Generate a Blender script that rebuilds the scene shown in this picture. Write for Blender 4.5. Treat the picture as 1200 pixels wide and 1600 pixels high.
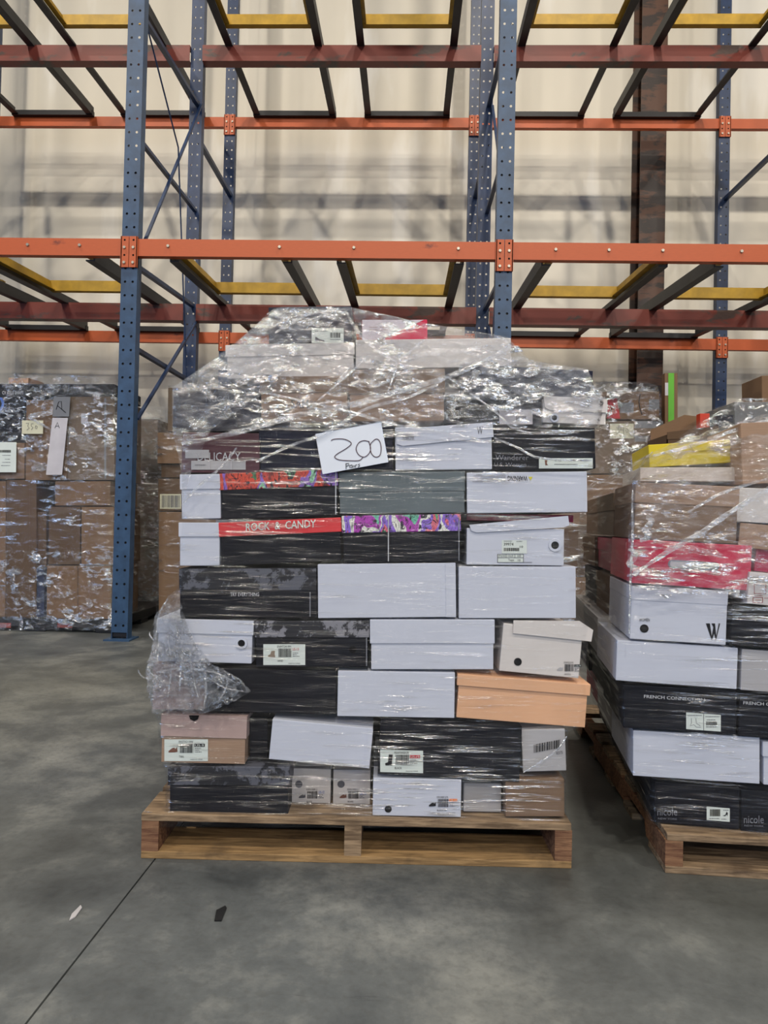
import bpy, bmesh, math, random
from mathutils import Vector, Matrix, noise
from math import radians, sin, cos, pi, tan, atan2
random.seed(7)
for o in list(bpy.data.objects): bpy.data.objects.remove(o)
SC = bpy.context.scene
C = SC.collection

# ------------------------------------------------------------------ camera
F = 1109.0; YAW = radians(1.8); TILT = radians(.93); ROLL = radians(1.23); H = .8
R = Matrix.Rotation(YAW, 3, 'Z') @ Matrix.Rotation(pi/2+TILT, 3, 'X') @ Matrix.Rotation(ROLL, 3, 'Z')
cam = bpy.data.cameras.new('camera'); camo = bpy.data.objects.new('camera', cam); C.objects.link(camo)
cam.sensor_fit = 'HORIZONTAL'; cam.sensor_width = 36; cam.lens = F/1200*36; cam.clip_start = .05
camo.matrix_world = Matrix.Translation((0, 0, H)) @ R.to_4x4()
SC.camera = camo
# ------------------------------------------------------------------ world and lights
SC.view_settings.view_transform = 'Standard'; SC.view_settings.look = 'None'
SC.view_settings.gamma = 1; SC.view_settings.use_curve_mapping = False
SC.view_settings.exposure = -0.10
w = bpy.data.worlds.new('world'); SC.world = w; w.use_nodes = True
w.node_tree.nodes['Background'].inputs[0].default_value = (.80, .86, 1, 1)
w.node_tree.nodes['Background'].inputs[1].default_value = .025
def area(name, loc, target, size, power, col, size_y=None):
    l = bpy.data.lights.new(name, 'AREA'); l.energy = power; l.color = col; l.size = size
    if size_y: l.shape = 'RECTANGLE'; l.size_y = size_y
    else: l.shape = 'DISK'
    o = bpy.data.objects.new(name, l); C.objects.link(o); o.location = loc
    o.rotation_euler = (Vector(target)-Vector(loc)).to_track_quat('-Z', 'Y').to_euler()
    return o
WARM = (1, .92, .80)
for x in (-5.4, .3, 6.0):
    area('high_bay_and_glint_lamp', (x+1.2, 3.1, 8.6), (x+1.2, 3.9, 0), .28, 235, WARM)
    area('high_bay_and_glint_lamp', (x, -2.6, 8.6), (x, -1.0, 0), .28, 250, WARM)
    area('high_bay_and_glint_lamp', (x+1.2, -8.0, 8.6), (x+1.2, -2.0, 0), .28, 190, WARM)  # row added behind the camera so the film creases glint
    area('high_bay_and_glint_lamp', (x, -14.0, 8.6), (x, -4.0, 0), .28, 230, WARM)  # farther row, also added for glints on the film
area('dock_door_daylight', (-6.5, -1.2, 2.0), (0, 1.8, .8), 3.0, 130, (.45, .62, 1), 3.0)
area('dock_door_daylight', (4.2, -8.0, 2.6), (.3, 1.8, .6), 5.0, 200, (.55, .70, 1), 4.0)

# ------------------------------------------------------------------ materials
def srgb(r, g, b):
    f = lambda c: ((c/255+.055)/1.055)**2.4 if c/255 > .04045 else c/255/12.92
    return (f(r), f(g), f(b), 1)
class NT:
    def __init__(s, name):
        s.m = bpy.data.materials.new(name); s.m.use_nodes = True; s.t = s.m.node_tree; s.n = s.t.nodes
        s.bsdf = s.n['Principled BSDF']; s.out = s.n['Material Output']
    def add(s, kind, **kw):
        n = s.n.new('ShaderNode'+kind)
        for k, v in kw.items():
            if k in n.inputs: n.inputs[k].default_value = v
            else: setattr(n, k, v)
        return n
    def link(s, a, b): s.t.links.new(a, b)
    def coord(s, scale=(1, 1, 1), kind='Object', rot=(0, 0, 0)):
        tc = s.add('TexCoord'); mp = s.add('Mapping'); mp.inputs['Scale'].default_value = scale; mp.inputs['Rotation'].default_value = rot
        s.link(tc.outputs[kind], mp.inputs['Vector']); return mp.outputs[0]
    def noise(s, vec, scale, detail=3, rough=.5, dist=0):
        n = s.add('TexNoise'); n.inputs['Scale'].default_value = scale; n.inputs['Detail'].default_value = detail
        n.inputs['Roughness'].default_value = rough; n.inputs['Distortion'].default_value = dist
        s.link(vec, n.inputs['Vector']); return n.outputs[0]
    def ramp(s, fac, stops, const=False):
        n = s.add('ValToRGB'); cr = n.color_ramp
        if const: cr.interpolation = 'CONSTANT'
        while len(cr.elements) < len(stops): cr.elements.new(.5)
        for e, (p, c) in zip(cr.elements, stops):
            e.position = p; e.color = c if len(c) == 4 else (*c, 1)
        s.link(fac, n.inputs[0]); return n.outputs[0]
    def mix(s, fac, a, b, mode='MIX'):
        n = s.add('Mix', data_type='RGBA', blend_type=mode)
        for sock, v in ((n.inputs[0], fac), (n.inputs[6], a), (n.inputs[7], b)):
            if hasattr(v, 'is_output'): s.link(v, sock)
            else: sock.default_value = v
        return n.outputs[2]
    def math(s, op, a, b=0.0, c=None, clamp=False):
        n = s.add('Math', operation=op, use_clamp=clamp)
        for i, v in enumerate((a, b) if c is None else (a, b, c)):
            if hasattr(v, 'is_output'): s.link(v, n.inputs[i])
            else: n.inputs[i].default_value = v
        return n.outputs[0]
    def bump(s, h, strength=.3, dist=.01):
        n = s.add('Bump'); n.inputs['Strength'].default_value = strength; n.inputs['Distance'].default_value = dist
        s.link(h, n.inputs['Height']); return n.outputs[0]
M = {}
def plain(name, rgb, rough=.5, spec=.4, metal=0, var=.06, nscale=8, bump=0):
    t = NT(name); c = srgb(*rgb); v = t.coord()
    n = t.noise(v, nscale, 4)
    dk = tuple(x*(1-var*2) for x in c[:3])+(1,); lt = tuple(min(1, x*(1+var)) for x in c[:3])+(1,)
    t.link(t.ramp(n, [(.3, dk), (.7, lt)]), t.bsdf.inputs['Base Color'])
    t.bsdf.inputs['Roughness'].default_value = rough; t.bsdf.inputs['Metallic'].default_value = metal
    t.bsdf.inputs['Specular IOR Level'].default_value = spec
    if bump: t.link(t.bump(t.noise(v, 60, 3), bump, .002), t.bsdf.inputs['Normal'])
    M[name] = t.m; return t.m
def kraft(name, rgb):
    t = NT(name); v = t.coord(); c = srgb(*rgb)
    f = t.noise(t.coord((6, 6, 60)), 5, 4); g = t.noise(v, 5, 3)
    a = t.mix(f, tuple(x*.86 for x in c[:3])+(1,), tuple(min(1, x*1.1) for x in c[:3])+(1,))
    b = t.mix(t.math('MULTIPLY', g, .35), a, tuple(x*.6 for x in c[:3])+(1,))
    t.link(b, t.bsdf.inputs['Base Color']); t.bsdf.inputs['Roughness'].default_value = .75
    t.bsdf.inputs['Specular IOR Level'].default_value = .2
    t.link(t.bump(t.noise(t.coord((3, 3, 120)), 3, 2), .15, .002), t.bsdf.inputs['Normal'])
    M[name] = t.m
plain('white_board', (200, 204, 217), .45, .35, var=.03, nscale=4)
plain('grey_board', (176, 174, 176), .5, .35, var=.03, nscale=4)
plain('cream_board', (212, 206, 202), .5, .3, var=.03)
plain('lilac_board', (205, 196, 204), .5, .3, var=.03)
plain('black_board', (24, 25, 32), .55, .15, var=.2)
plain('navy_board', (30, 33, 50), .55, .15, var=.2)
plain('charcoal_board', (48, 48, 58), .55, .15, var=.1)
plain('slate_board', (98, 108, 112), .55, .3, var=.08)
plain('maroon_board', (84, 50, 58), .5, .3, var=.12)
plain('red_board', (214, 62, 66), .5, .3, var=.06)
plain('pink_board', (200, 18, 66), .45, .35, var=.08)
plain('magenta_board', (168, 28, 72), .5, .3, var=.08)
plain('orange_board', (224, 174, 136), .55, .3, var=.04)
plain('yellow_board', (214, 196, 40), .5, .3, var=.05)
plain('pinkish_board', (176, 152, 146), .6, .3, var=.05)
plain('label_paper', (214, 222, 216), .5, .3, var=.03)
plain('note_paper', (228, 234, 244), .6, .25, var=.03)
plain('yellow_note', (206, 204, 178), .6, .25, var=.03)
plain('ink', (24, 24, 28), .6, .2); plain('grey_ink', (92, 92, 98), .6, .2)
plain('brown_ink', (76, 48, 56), .6, .2)
plain('red_ink', (196, 52, 62), .6, .2); plain('orange_ink', (226, 120, 50), .6, .2); plain('blue_ink', (70, 110, 200), .6, .2)
plain('silver_ink', (186, 188, 192), .4, .4); plain('dim_silver', (120, 122, 130), .4, .4)
plain('hole_dark', (14, 14, 16), .8, .1); plain('warning_yellow', (216, 206, 50), .5)
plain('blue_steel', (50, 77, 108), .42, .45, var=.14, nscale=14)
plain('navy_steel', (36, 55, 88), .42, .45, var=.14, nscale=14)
plain('rail_steel', (42, 42, 44), .5, .4, var=.15, nscale=10)
plain('black_steel', (26, 26, 30), .5, .4, var=.15)
plain('yellow_steel', (176, 140, 40), .5, .4, var=.12, nscale=12)
plain('bolt_zinc', (172, 168, 156), .35, .5, metal=.6)
plain('black_plastic', (22, 23, 25), .5, .4); plain('brown_carton_side', (150, 112, 84), .75, .2)
plain('green_tape', (96, 176, 40), .4, .4); plain('red_plastic', (206, 62, 36), .4, .4)
plain('grey_tape', (118, 118, 118), .35, .4); plain('strip_white', (196, 192, 196), .5)
plain('strap_blue', (52, 60, 84), .5); plain('red_card', (196, 44, 50), .5); plain('tape_red', (150, 70, 62), .5)
plain('chrome_grey', (150, 152, 158), .25, .5, metal=.7)
plain('sand_print', (140, 124, 106), .6); plain('brown_print', (120, 78, 62), .6)
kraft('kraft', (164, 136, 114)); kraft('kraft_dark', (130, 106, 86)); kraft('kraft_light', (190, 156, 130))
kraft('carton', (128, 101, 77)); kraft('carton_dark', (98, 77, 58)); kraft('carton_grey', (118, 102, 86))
def steel_worn(name, rgb, rust, amt):
    t = NT(name); c = srgb(*rgb)
    n = t.noise(t.coord((1, 1, 3)), 2.2, 8, .65, .4); g = t.noise(t.coord((1, 1, 6)), 26, 4)
    k = t.ramp(n, [(amt, (0, 0, 0)), (amt+.06, (1, 1, 1))])
    a = t.mix(g, tuple(x*.8 for x in c[:3])+(1,), c)
    t.link(t.mix(k, a, t.mix(g, srgb(*rust), srgb(*[x*.5 for x in rust]))), t.bsdf.inputs['Base Color'])
    t.bsdf.inputs['Roughness'].default_value = .5; M[name] = t.m
steel_worn('orange_steel', (194, 90, 42), (150, 66, 40), .68)
steel_worn('red_steel', (120, 52, 40), (92, 70, 62), .56)
steel_worn('column_steel', (84, 52, 34), (46, 30, 24), .46)
def camo(name, a, b):
    t = NT(name); n = t.noise(t.coord((1, 1, 1)), 17, 6, .72, .3)
    k = t.ramp(n, [(.49, (0, 0, 0)), (.53, (1, 1, 1))])
    t.link(t.mix(k, srgb(*a), srgb(*b)), t.bsdf.inputs['Base Color']); t.bsdf.inputs['Roughness'].default_value = .5; M[name] = t.m
camo('camo_print', (28, 29, 36), (128, 128, 136)); camo('camo_dark', (26, 27, 34), (88, 90, 100))
def floral(name, stops, sc=26, d=1.6):
    t = NT(name); v = t.coord((1, 1, .6)); n = t.noise(v, sc*2, 3, .6, d); n2 = t.noise(v, 16, 2, .5, .5)
    k = t.ramp(n2, stops, True)
    b = t.ramp(n, [(.40, (0, 0, 0)), (.5, (1, 1, 1)), (.66, (.25, .25, .25))])
    t.link(t.mix(b, srgb(34, 28, 40), k), t.bsdf.inputs['Base Color']); t.bsdf.inputs['Roughness'].default_value = .45; M[name] = t.m
floral('floral_print', [(0, srgb(120, 200, 170)), (.40, srgb(190, 70, 190)), (.47, srgb(240, 240, 230)), (.52, srgb(150, 110, 220)), (.58, srgb(235, 110, 130)), (.63, srgb(90, 170, 120))])
floral('coral_print', [(0, srgb(80, 130, 90)), (.40, srgb(220, 84, 60)), (.50, srgb(214, 80, 66)), (.55, srgb(150, 110, 200)), (.60, srgb(160, 220, 180)), (.65, srgb(230, 90, 110))], 30)
def wood(name, a, b):
    t = NT(name); g = t.noise(t.coord((3, 26, 40)), 3, 6, .6, .6); s = t.noise(t.coord(), 9, 4, .6)
    c = t.ramp(g, [(.38, srgb(*a)), (.62, srgb(*b))])
    k = t.ramp(s, [(.52, (0, 0, 0)), (.72, (1, 1, 1))])
    t.link(t.mix(t.math('MULTIPLY', k, .6), c, srgb(70, 58, 48)), t.bsdf.inputs['Base Color'])
    t.bsdf.inputs['Roughness'].default_value = .8; t.bsdf.inputs['Specular IOR Level'].default_value = .2
    t.link(t.bump(g, .5, .003), t.bsdf.inputs['Normal']); M[name] = t.m
wood('pallet_wood', (104, 86, 68), (162, 138, 110)); wood('pallet_wood_grey', (92, 82, 70), (142, 128, 108))
wood('pallet_wood_tan', (124, 99, 68), (168, 136, 94)); wood('pallet_wood_red', (104, 72, 56), (148, 112, 84))
def concrete():
    t = NT('concrete'); v = t.coord()
    a = t.noise(v, 1.1, 9, .62, .3); b = t.noise(v, 4.5, 8, .7, .2); c = t.noise(v, 60, 4)
    big = t.noise(v, .35, 3, .5)
    base = t.ramp(t.math('ADD', t.math('MULTIPLY', a, .6), t.math('MULTIPLY', b, .4)), [(.36, srgb(50, 54, 57)), (.5, srgb(88, 92, 93)), (.62, srgb(132, 134, 130))])
    warm = t.mix(t.ramp(big, [(.42, (0, 0, 0)), (.6, (1, 1, 1))]), base, srgb(96, 94, 80))
    base2 = t.mix(.55, base, warm)
    sp = t.mix(t.math('MULTIPLY', t.ramp(c, [(.35, (1, 1, 1)), (.5, (0, 0, 0))]), .25), base2, srgb(70, 70, 68))
    # scattered black tyre scuffs
    sc = t.noise(t.coord((1, 9, 1), rot=(0, 0, -.5)), 2.0, 6, .7, .3)
    sp = t.mix(t.math('MULTIPLY', t.ramp(sc, [(.66, (0, 0, 0)), (.72, (1, 1, 1))]), .45), sp, srgb(48, 48, 50))
    t.link(sp, t.bsdf.inputs['Base Color'])
    t.link(t.math('ADD', t.math('MULTIPLY', b, .3), .33), t.bsdf.inputs['Roughness'])
    t.bsdf.inputs['Specular IOR Level'].default_value = .4
    t.link(t.bump(t.math('ADD', b, t.math('MULTIPLY', c, .3)), .12, .01), t.bsdf.inputs['Normal']); M['concrete'] = t.m
concrete()
def drywall():
    t = NT('drywall')
    a = t.noise(t.coord((1, 1, .5)), .9, 5, .6); b = t.noise(t.coord((2.2, 1, .55)), 1.0, 4, .5, .2)
    base = t.mix(a, srgb(206, 199, 184), srgb(230, 224, 210))
    base = t.mix(t.math('MULTIPLY', t.ramp(b, [(.56, (0, 0, 0)), (.66, (1, 1, 1))]), .5), base, srgb(240, 238, 232))
    t.link(base, t.bsdf.inputs['Base Color']); t.bsdf.inputs['Roughness'].default_value = .85; M['drywall'] = t.m
drywall()
def film(name, stretch, scale, haze=.10, bdist=.006, gloss=.5, rough=.2, rot=0, patch=2.2, lo=.42, hi=.62, dash=(.52, .66), base=.03):
    """clear stretch film: see-through sheet, hazy where the plies pile up, with creases that catch the lamps"""
    t = NT(name); t.n.remove(t.bsdf)
    v = t.coord(stretch, rot=(0, rot, 0)); v0 = t.coord()
    n1 = t.noise(v, scale, 3, .55, .5); n2 = t.noise(v, scale*2.3, 2, .5, .3); n3 = t.noise(v0, patch, 3, .55, .4)
    nd = t.noise(v, scale*.63, 2, .5, .6)
    pm = t.ramp(n3, [(lo, (.15, .15, .15)), (hi, (1, 1, 1))])
    dm = t.math('MULTIPLY', t.ramp(nd, [(dash[0], (0, 0, 0)), (dash[1], (1, 1, 1))]), pm)
    hgt = t.math('ADD', n1, t.math('MULTIPLY', n2, .35))
    bn = t.add('Bump'); bn.inputs['Distance'].default_value = bdist; bn.inputs['Strength'].default_value = 1
    t.link(hgt, bn.inputs['Height'])
    tr = t.add('BsdfTransparent'); tr.inputs[0].default_value = (.97, .975, .98, 1)
    df = t.add('BsdfDiffuse'); df.inputs[0].default_value = (.80, .84, .92, 1)
    tl = t.add('BsdfTranslucent'); tl.inputs[0].default_value = (.80, .84, .92, 1)
    dd = t.add('MixShader'); dd.inputs[0].default_value = .35; t.link(df.outputs[0], dd.inputs[1]); t.link(tl.outputs[0], dd.inputs[2])
    hz = t.math('MULTIPLY', t.ramp(n1, [(.40, (.15, .15, .15)), (.72, (1, 1, 1))]), t.math('MULTIPLY', t.math('ADD', pm, .35), haze), clamp=True)
    m1 = t.add('MixShader'); t.link(hz, m1.inputs[0]); t.link(tr.outputs[0], m1.inputs[1]); t.link(dd.outputs[0], m1.inputs[2])
    gl = t.add('BsdfGlossy'); gl.inputs['Roughness'].default_value = rough; t.link(bn.outputs[0], gl.inputs['Normal'])
    m2 = t.add('MixShader'); t.link(t.math('ADD', t.math('MULTIPLY', dm, gloss), base, clamp=True), m2.inputs[0])
    t.link(m1.outputs[0], m2.inputs[1]); t.link(gl.outputs[0], m2.inputs[2]); t.link(m2.outputs[0], t.out.inputs['Surface'])
    M[name] = t.m
film('film_front', (9, 9, 150), 1.0, haze=.035, bdist=.0065, gloss=.65, rough=.15, base=.015, lo=.47, hi=.64, patch=2.6, dash=(.53, .64))
film('film_top', (34, 34, 95), 1.0, haze=.24, bdist=.009, gloss=.8, rough=.13, rot=.5, patch=5, dash=(.47, .57))
film('film_side', (8, 8, 120), 1.0, haze=.09, bdist=.007, rough=.16)
film('film_fold', (40, 40, 110), 1.0, haze=.45, bdist=.008, gloss=.7, rough=.14, rot=.3, patch=9, dash=(.45, .55))
film('film_tail', (60, 60, 60), 1.0, haze=.34, bdist=.012, gloss=.9, rough=.12, patch=12, dash=(.46, .55))
film('film_right', (9, 9, 140), 1.0, haze=.035, bdist=.0065, gloss=.65, rough=.15, rot=-.12, lo=.47, hi=.64, base=.015, dash=(.53, .64))
film('film_right_top', (24, 24, 95), 1.0, haze=.24, bdist=.009, gloss=.75, rough=.13, rot=-.6, patch=5, dash=(.48, .58))
film('film_far', (12, 12, 50), 1.0, haze=.07, bdist=.014, gloss=.6, rough=.15, patch=3, dash=(.54, .64))
film('film_far_crinkle', (26, 26, 52), 1.0, haze=.10, bdist=.018, gloss=.8, rough=.13, rot=.3, patch=5, dash=(.47, .56))

# ------------------------------------------------------------------ helpers
def tag(o, label=None, cat=None, group=None, kind=None):
    if label: o['label'] = label
    if cat: o['category'] = cat
    if group: o['group'] = group
    if kind: o['kind'] = kind
    return o
def link_mesh(name, me, mat, parent=None, mw=None):
    o = bpy.data.objects.new(name, me); C.objects.link(o)
    if mat and not me.materials: me.materials.append(M[mat])
    if parent is not None: o.parent = parent
    if mw is not None: o.matrix_local = mw
    return o
def empty(name, mw):
    o = bpy.data.objects.new(name, None); C.objects.link(o); o.empty_display_size = .05
    o.matrix_world = mw; return o
class MB:
    def __init__(s): s.v = []; s.f = []
    def add(s, vs, fs):
        k = len(s.v); s.v += [tuple(v) for v in vs]; s.f += [tuple(i+k for i in f) for f in fs]; return s
    def box(s, x0, y0, z0, x1, y1, z1):
        return s.add([(x0,y0,z0),(x1,y0,z0),(x1,y1,z0),(x0,y1,z0),(x0,y0,z1),(x1,y0,z1),(x1,y1,z1),(x0,y1,z1)],
              [(0,3,2,1),(4,5,6,7),(0,1,5,4),(1,2,6,5),(2,3,7,6),(3,0,4,7)])
    def bar(s, a, b, w, h):
        a = Vector(a); b = Vector(b); d = (b-a).normalized(); up = Vector((0, 0, 1)) if abs(d.z) < .95 else Vector((1, 0, 0))
        x = d.cross(up).normalized(); y = x.cross(d).normalized()
        vs = [p+x*sx*w/2+y*sy*h/2 for p in (a, b) for sx, sy in ((-1,-1),(1,-1),(1,1),(-1,1))]
        return s.add(vs, [(3,2,1,0),(4,5,6,7),(0,1,5,4),(1,2,6,5),(2,3,7,6),(3,0,4,7)])
    def prism(s, pts, y0, y1):      # polygon in x,z pushed from y0 to y1
        n = len(pts); vs = [(x, y0, z) for x, z in pts]+[(x, y1, z) for x, z in pts]
        return s.add(vs, [tuple(range(n)), tuple(range(2*n-1, n-1, -1))]+[(i, i+n, (i+1) % n+n, (i+1) % n) for i in range(n)])
    def disc(s, cx, cz, r, y, n=16): # disc facing -y
        return s.add([(cx+r*cos(2*pi*i/n), y, cz+r*sin(2*pi*i/n)) for i in range(n)], [tuple(range(n))])
    def mesh(s, name='m'):
        me = bpy.data.meshes.new(name); me.from_pydata(s.v, [], s.f); me.update(); return me
    def build(s, name, mat, parent=None, mw=None): return link_mesh(name, s.mesh(name), mat, parent, mw)
def cham_mesh(x0, y0, z0, x1, y1, z1, b=.0018, crush=0, seed=0):
    bm = bmesh.new(); bmesh.ops.create_cube(bm, size=1)
    for v in bm.verts: v.co = Vector(((x0+x1)/2+v.co.x*(x1-x0), (y0+y1)/2+v.co.y*(y1-y0), (z0+z1)/2+v.co.z*(z1-z0)))
    if crush:
        bmesh.ops.subdivide_edges(bm, edges=bm.edges[:], cuts=7, use_grid_fill=True)
        for v in bm.verts:
            n = noise.noise_vector(v.co*9+Vector((seed, 0, 0)))
            v.co += Vector((n.x*.5, abs(n.y), n.z*.5))*crush
    else:
        bmesh.ops.bevel(bm, geom=bm.edges[:], offset=b, segments=2, profile=.6, affect='EDGES')
    me = bpy.data.meshes.new('board'); bm.to_mesh(me); bm.free()
    return me
_tc = {}
def text_mesh(s, bold=0):
    k = (s, bold)
    if k not in _tc:
        cu = bpy.data.curves.new('t', 'FONT'); cu.body = s; cu.size = 1; cu.offset = bold; cu.resolution_u = 2
        o = bpy.data.objects.new('t', cu); C.objects.link(o)
        dg = bpy.context.evaluated_depsgraph_get(); me = bpy.data.meshes.new_from_object(o.evaluated_get(dg))
        vs = [v.co.copy() for v in me.vertices]; fs = [tuple(p.vertices) for p in me.polygons]
        bpy.data.objects.remove(o); bpy.data.curves.remove(cu); bpy.data.meshes.remove(me)
        x0 = min(v.x for v in vs); x1 = max(v.x for v in vs); y0 = min(v.y for v in vs); y1 = max(v.y for v in vs)
        _tc[k] = ([((v.x-x0)/(x1-x0), (v.y-y0)/(y1-y0)) for v in vs], fs)
    return _tc[k]

class Frame:
    """a vertical plane in the hall: u runs along its front, w into the depth, z up"""
    def __init__(s, org, yaw):
        s.o = Vector((org[0], org[1], 0)); s.yaw = yaw
        s.u = Vector((cos(yaw), sin(yaw), 0)); s.w = Vector((-sin(yaw), cos(yaw), 0))
    def px(s, x, y, off=0.0):
        d = R @ Vector(((x-600)/F, -(y-800)/F, -1)); o = Vector((0, 0, H))
        t = ((s.o+s.w*off)-o).dot(s.w)/d.dot(s.w); p = o+d*t
        return p
    def uz(s, x, y, off=0.0):
        p = s.px(x, y, off)-s.o; return p.dot(s.u), p.z
    def world(s, u, w_, z): return s.o+s.u*u+s.w*w_+Vector((0, 0, z))
    def mat(s, u, w_, z):
        m = Matrix.Rotation(s.yaw, 4, 'Z'); m.translation = s.world(u, w_, z); return m
def floor_px(x, y):
    d = R @ Vector(((x-600)/F, -(y-800)/F, -1)); return Vector((0, 0, H))+d*(-H/d.z)
def plane_y(x, y, Y):
    d = R @ Vector(((x-600)/F, -(y-800)/F, -1)); return Vector((0, 0, H))+d*(Y/d.y)

class Box:
    """a carton or shoe box standing at its own place: local x along the face, y into the depth, z up"""
    def __init__(s, fr, label, bl, br, h, depth, mat, name='shoe_box', cat='box', group=None, off=0.0, lid=0, lidmat=None,
                 crush=0, over=.003, lidlabel=None, body_top=None):
        s.fr = fr; s.off = off
        a = fr.px(*bl, off); b = fr.px(*br, off); hs = abs(fr.px(bl[0], bl[1]-h, off).z-a.z)
        s.W = (b-a).length; s.H = hs; s.D = depth
        ux = (b-a).normalized(); uw = fr.w.copy(); uz_ = ux.cross(uw).normalized()
        if uz_.z < 0: uz_ = -uz_
        m = Matrix((( ux.x, uw.x, uz_.x, a.x), (ux.y, uw.y, uz_.y, a.y), (ux.z, uw.z, uz_.z, a.z), (0, 0, 0, 1)))
        s.inv = m.inverted(); s.m = m
        s.root = tag(empty(name, m), label, cat, group)
        zl = s.H*(1-lid) if lid else s.H
        link_mesh('body', cham_mesh(0, 0, 0, s.W, depth, s.H-(.004 if lid else 0), crush=crush, seed=bl[0]), mat, s.root)
        if lid:
            o = link_mesh('lid', cham_mesh(-over, -over, zl, s.W+over, depth+over, s.H, crush=crush*.6, seed=bl[1]), lidmat or mat, s.root)
            if lidlabel: o['label'] = lidlabel
            s.lidobj = o
        s.front = -.0008 - (over if lid else 0)
    def lp(s, x, y):
        p = s.inv @ s.fr.px(x, y, s.off); return p.x, p.z
    def poly(s, name, pts, mat, th=.0006, y=None, parent=None, label=None):
        y = -.0004 if y is None else y
        pp = [s.lp(*p) for p in pts]
        A = sum(pp[i][0]*pp[(i+1) % len(pp)][1]-pp[(i+1) % len(pp)][0]*pp[i][1] for i in range(len(pp)))
        if A < 0: pp = pp[::-1]
        o = MB().prism(pp, y-th, y).build(name, mat, parent or s.root)
        if label: o['label'] = label
        return o
    def rect(s, name, x0, y0, x1, y1, mat, **k): return s.poly(name, [(x0, y1), (x1, y1), (x1, y0), (x0, y0)], mat, **k)
    def hole(s, cx, cy, r, ring=False, mat='hole_dark', y=-.0005, ringmat='white_board'):
        x, z = s.lp(cx, cy); rr = r*.00152
        if ring:
            mb = MB(); n = 20; ro = rr*1.75
            vs = []; fs = []
            for i in range(n):
                a = 2*pi*i/n; c, q = cos(a), sin(a)
                vs += [(x+ro*c, y, z+ro*q), (x+ro*c*.95, y-.003, z+ro*q*.95), (x+rr*c*1.05, y-.003, z+rr*q*1.05), (x+rr*c, y, z+rr*q)]
            for i in range(n):
                j = (i+1) % n
                for k in range(3): fs.append((i*4+k, j*4+k, j*4+k+1, i*4+k+1))
            mb.add(vs, fs).build('grommet', ringmat, s.root)
        MB().disc(x, z, rr, y-.0004).build('finger_hole', mat, s.root)
    def text(s, txt, x0, y0, x1, y1, mat, y=None, parent=None, flip=False, bold=0, name='printed_text', slope=0, align=None):
        vs, fs = text_mesh(txt, bold); y = -.0016 if y is None else y
        a = Vector(s.lp(x0, y1)); b = Vector(s.lp(x1, y1+slope)); t = Vector(s.lp(x0, y0))
        ex = b-a; ez = t-a
        if flip: a = a+ex+ez; ex = -ex; ez = -ez
        mb = MB(); mb.add([(a.x+ex.x*p+ez.x*q, y, a.y+ex.y*p+ez.y*q) for p, q in vs], fs)
        return mb.build(name, mat, parent or s.root)
    def bars(s, x0, y0, x1, y1, mat, y=-.0016, parent=None, n=22, slope=0, seed=1, name='barcode'):
        rnd = random.Random(seed); mb = MB(); t = 0
        while t < 1:
            wd = rnd.choice((.5, 1, 1.6))/n*.6
            q = [s.lp(x0+(x1-x0)*tt, yy+slope*tt) for tt, yy in ((t, y1), (min(1, t+wd), y1), (min(1, t+wd), y0), (t, y0))]
            mb.add([(a, y, b) for a, b in q], [(0, 1, 2, 3)]); t += wd+rnd.choice((.5, .9))/n*.7
        return mb.build(name, mat, parent or s.root)
    def lines(s, rows, mat, y=-.0016, parent=None, seed=3, name='fine_print', th=1.0):
        rnd = random.Random(seed); mb = MB()
        for x0, yy, x1 in rows:
            x = x0
            while x < x1:
                wd = min(rnd.uniform(1.2, 4), x1-x)
                q = [s.lp(a, b) for a, b in ((x, yy+th), (x+wd, yy+th), (x+wd, yy), (x, yy))]
                mb.add([(a, y, b) for a, b in q], [(0, 1, 2, 3)]); x += wd+.7
        return mb.build(name, mat, parent or s.root)
    def size_label(s, x0, y0, x1, y1, title, colour, size_bg, shoe='shoe', slope=0, size='', made='MADE IN CHINA', seed=1, paper='label_paper', has_paper=True, shoemat='brown_print'):
        w_, h_ = x1-x0, y1-y0
        X = lambda t: x0+w_*t
        Y = lambda t, tx=0: y0+h_*t+slope*tx
        if has_paper: p = s.poly('size_label', [(x0, y1), (x1, y1+slope), (x1, y0+slope), (x0, y0)], paper)
        else: p = None
        s.text(title, X(.33), Y(.06, .5), X(.66), Y(.16, .5), 'ink', parent=p)
        s.bars(X(.36), Y(.20, .5), X(.67), Y(.62, .5), 'ink', parent=p, seed=seed, y=-.0016)
        s.lines([(X(.70), Y(.40, .8), X(.84)), (X(.70), Y(.48, .8), X(.80)), (X(.70), Y(.56, .8), X(.86))], 'grey_ink', parent=p, seed=seed)
        if size_bg: s.rect('size_patch', X(.69), Y(.20, .8), X(.93), Y(.34, .8), size_bg, y=-.0012, parent=p)
        if size: s.text(size, X(.71), Y(.22, .8), X(.91), Y(.32, .8), 'label_paper', parent=p, y=-.0024)
        s.text(colour, X(.34), Y(.74, .5), X(.34)+len(colour)*w_*.033, Y(.84, .5), 'ink', parent=p)
        s.text(made, X(.60), Y(.89, .7), X(.88), Y(.95, .7), 'grey_ink', parent=p)
        cx, cy, k = X(.20), Y(.5, .2), w_*.17
        if shoe == 'boot': pts = [(-.3,.35),(-.5,.3),(-.52,.1),(-.2,-.05),(-.05,-.5),(.45,-.55),(.42,0),(.5,.15),(.48,.4)]
        elif shoe == 'tall': pts = [(-.45,.6),(-.5,.3),(-.1,.15),(0,-.9),(.55,-.9),(.45,.1),(.5,.6)]
        else: pts = [(-.6,.3),(-.6,.1),(-.1,-.3),(.2,-.35),(.3,-.15),(.55,-.45),(.6,.2),(.2,.28)]
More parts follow.
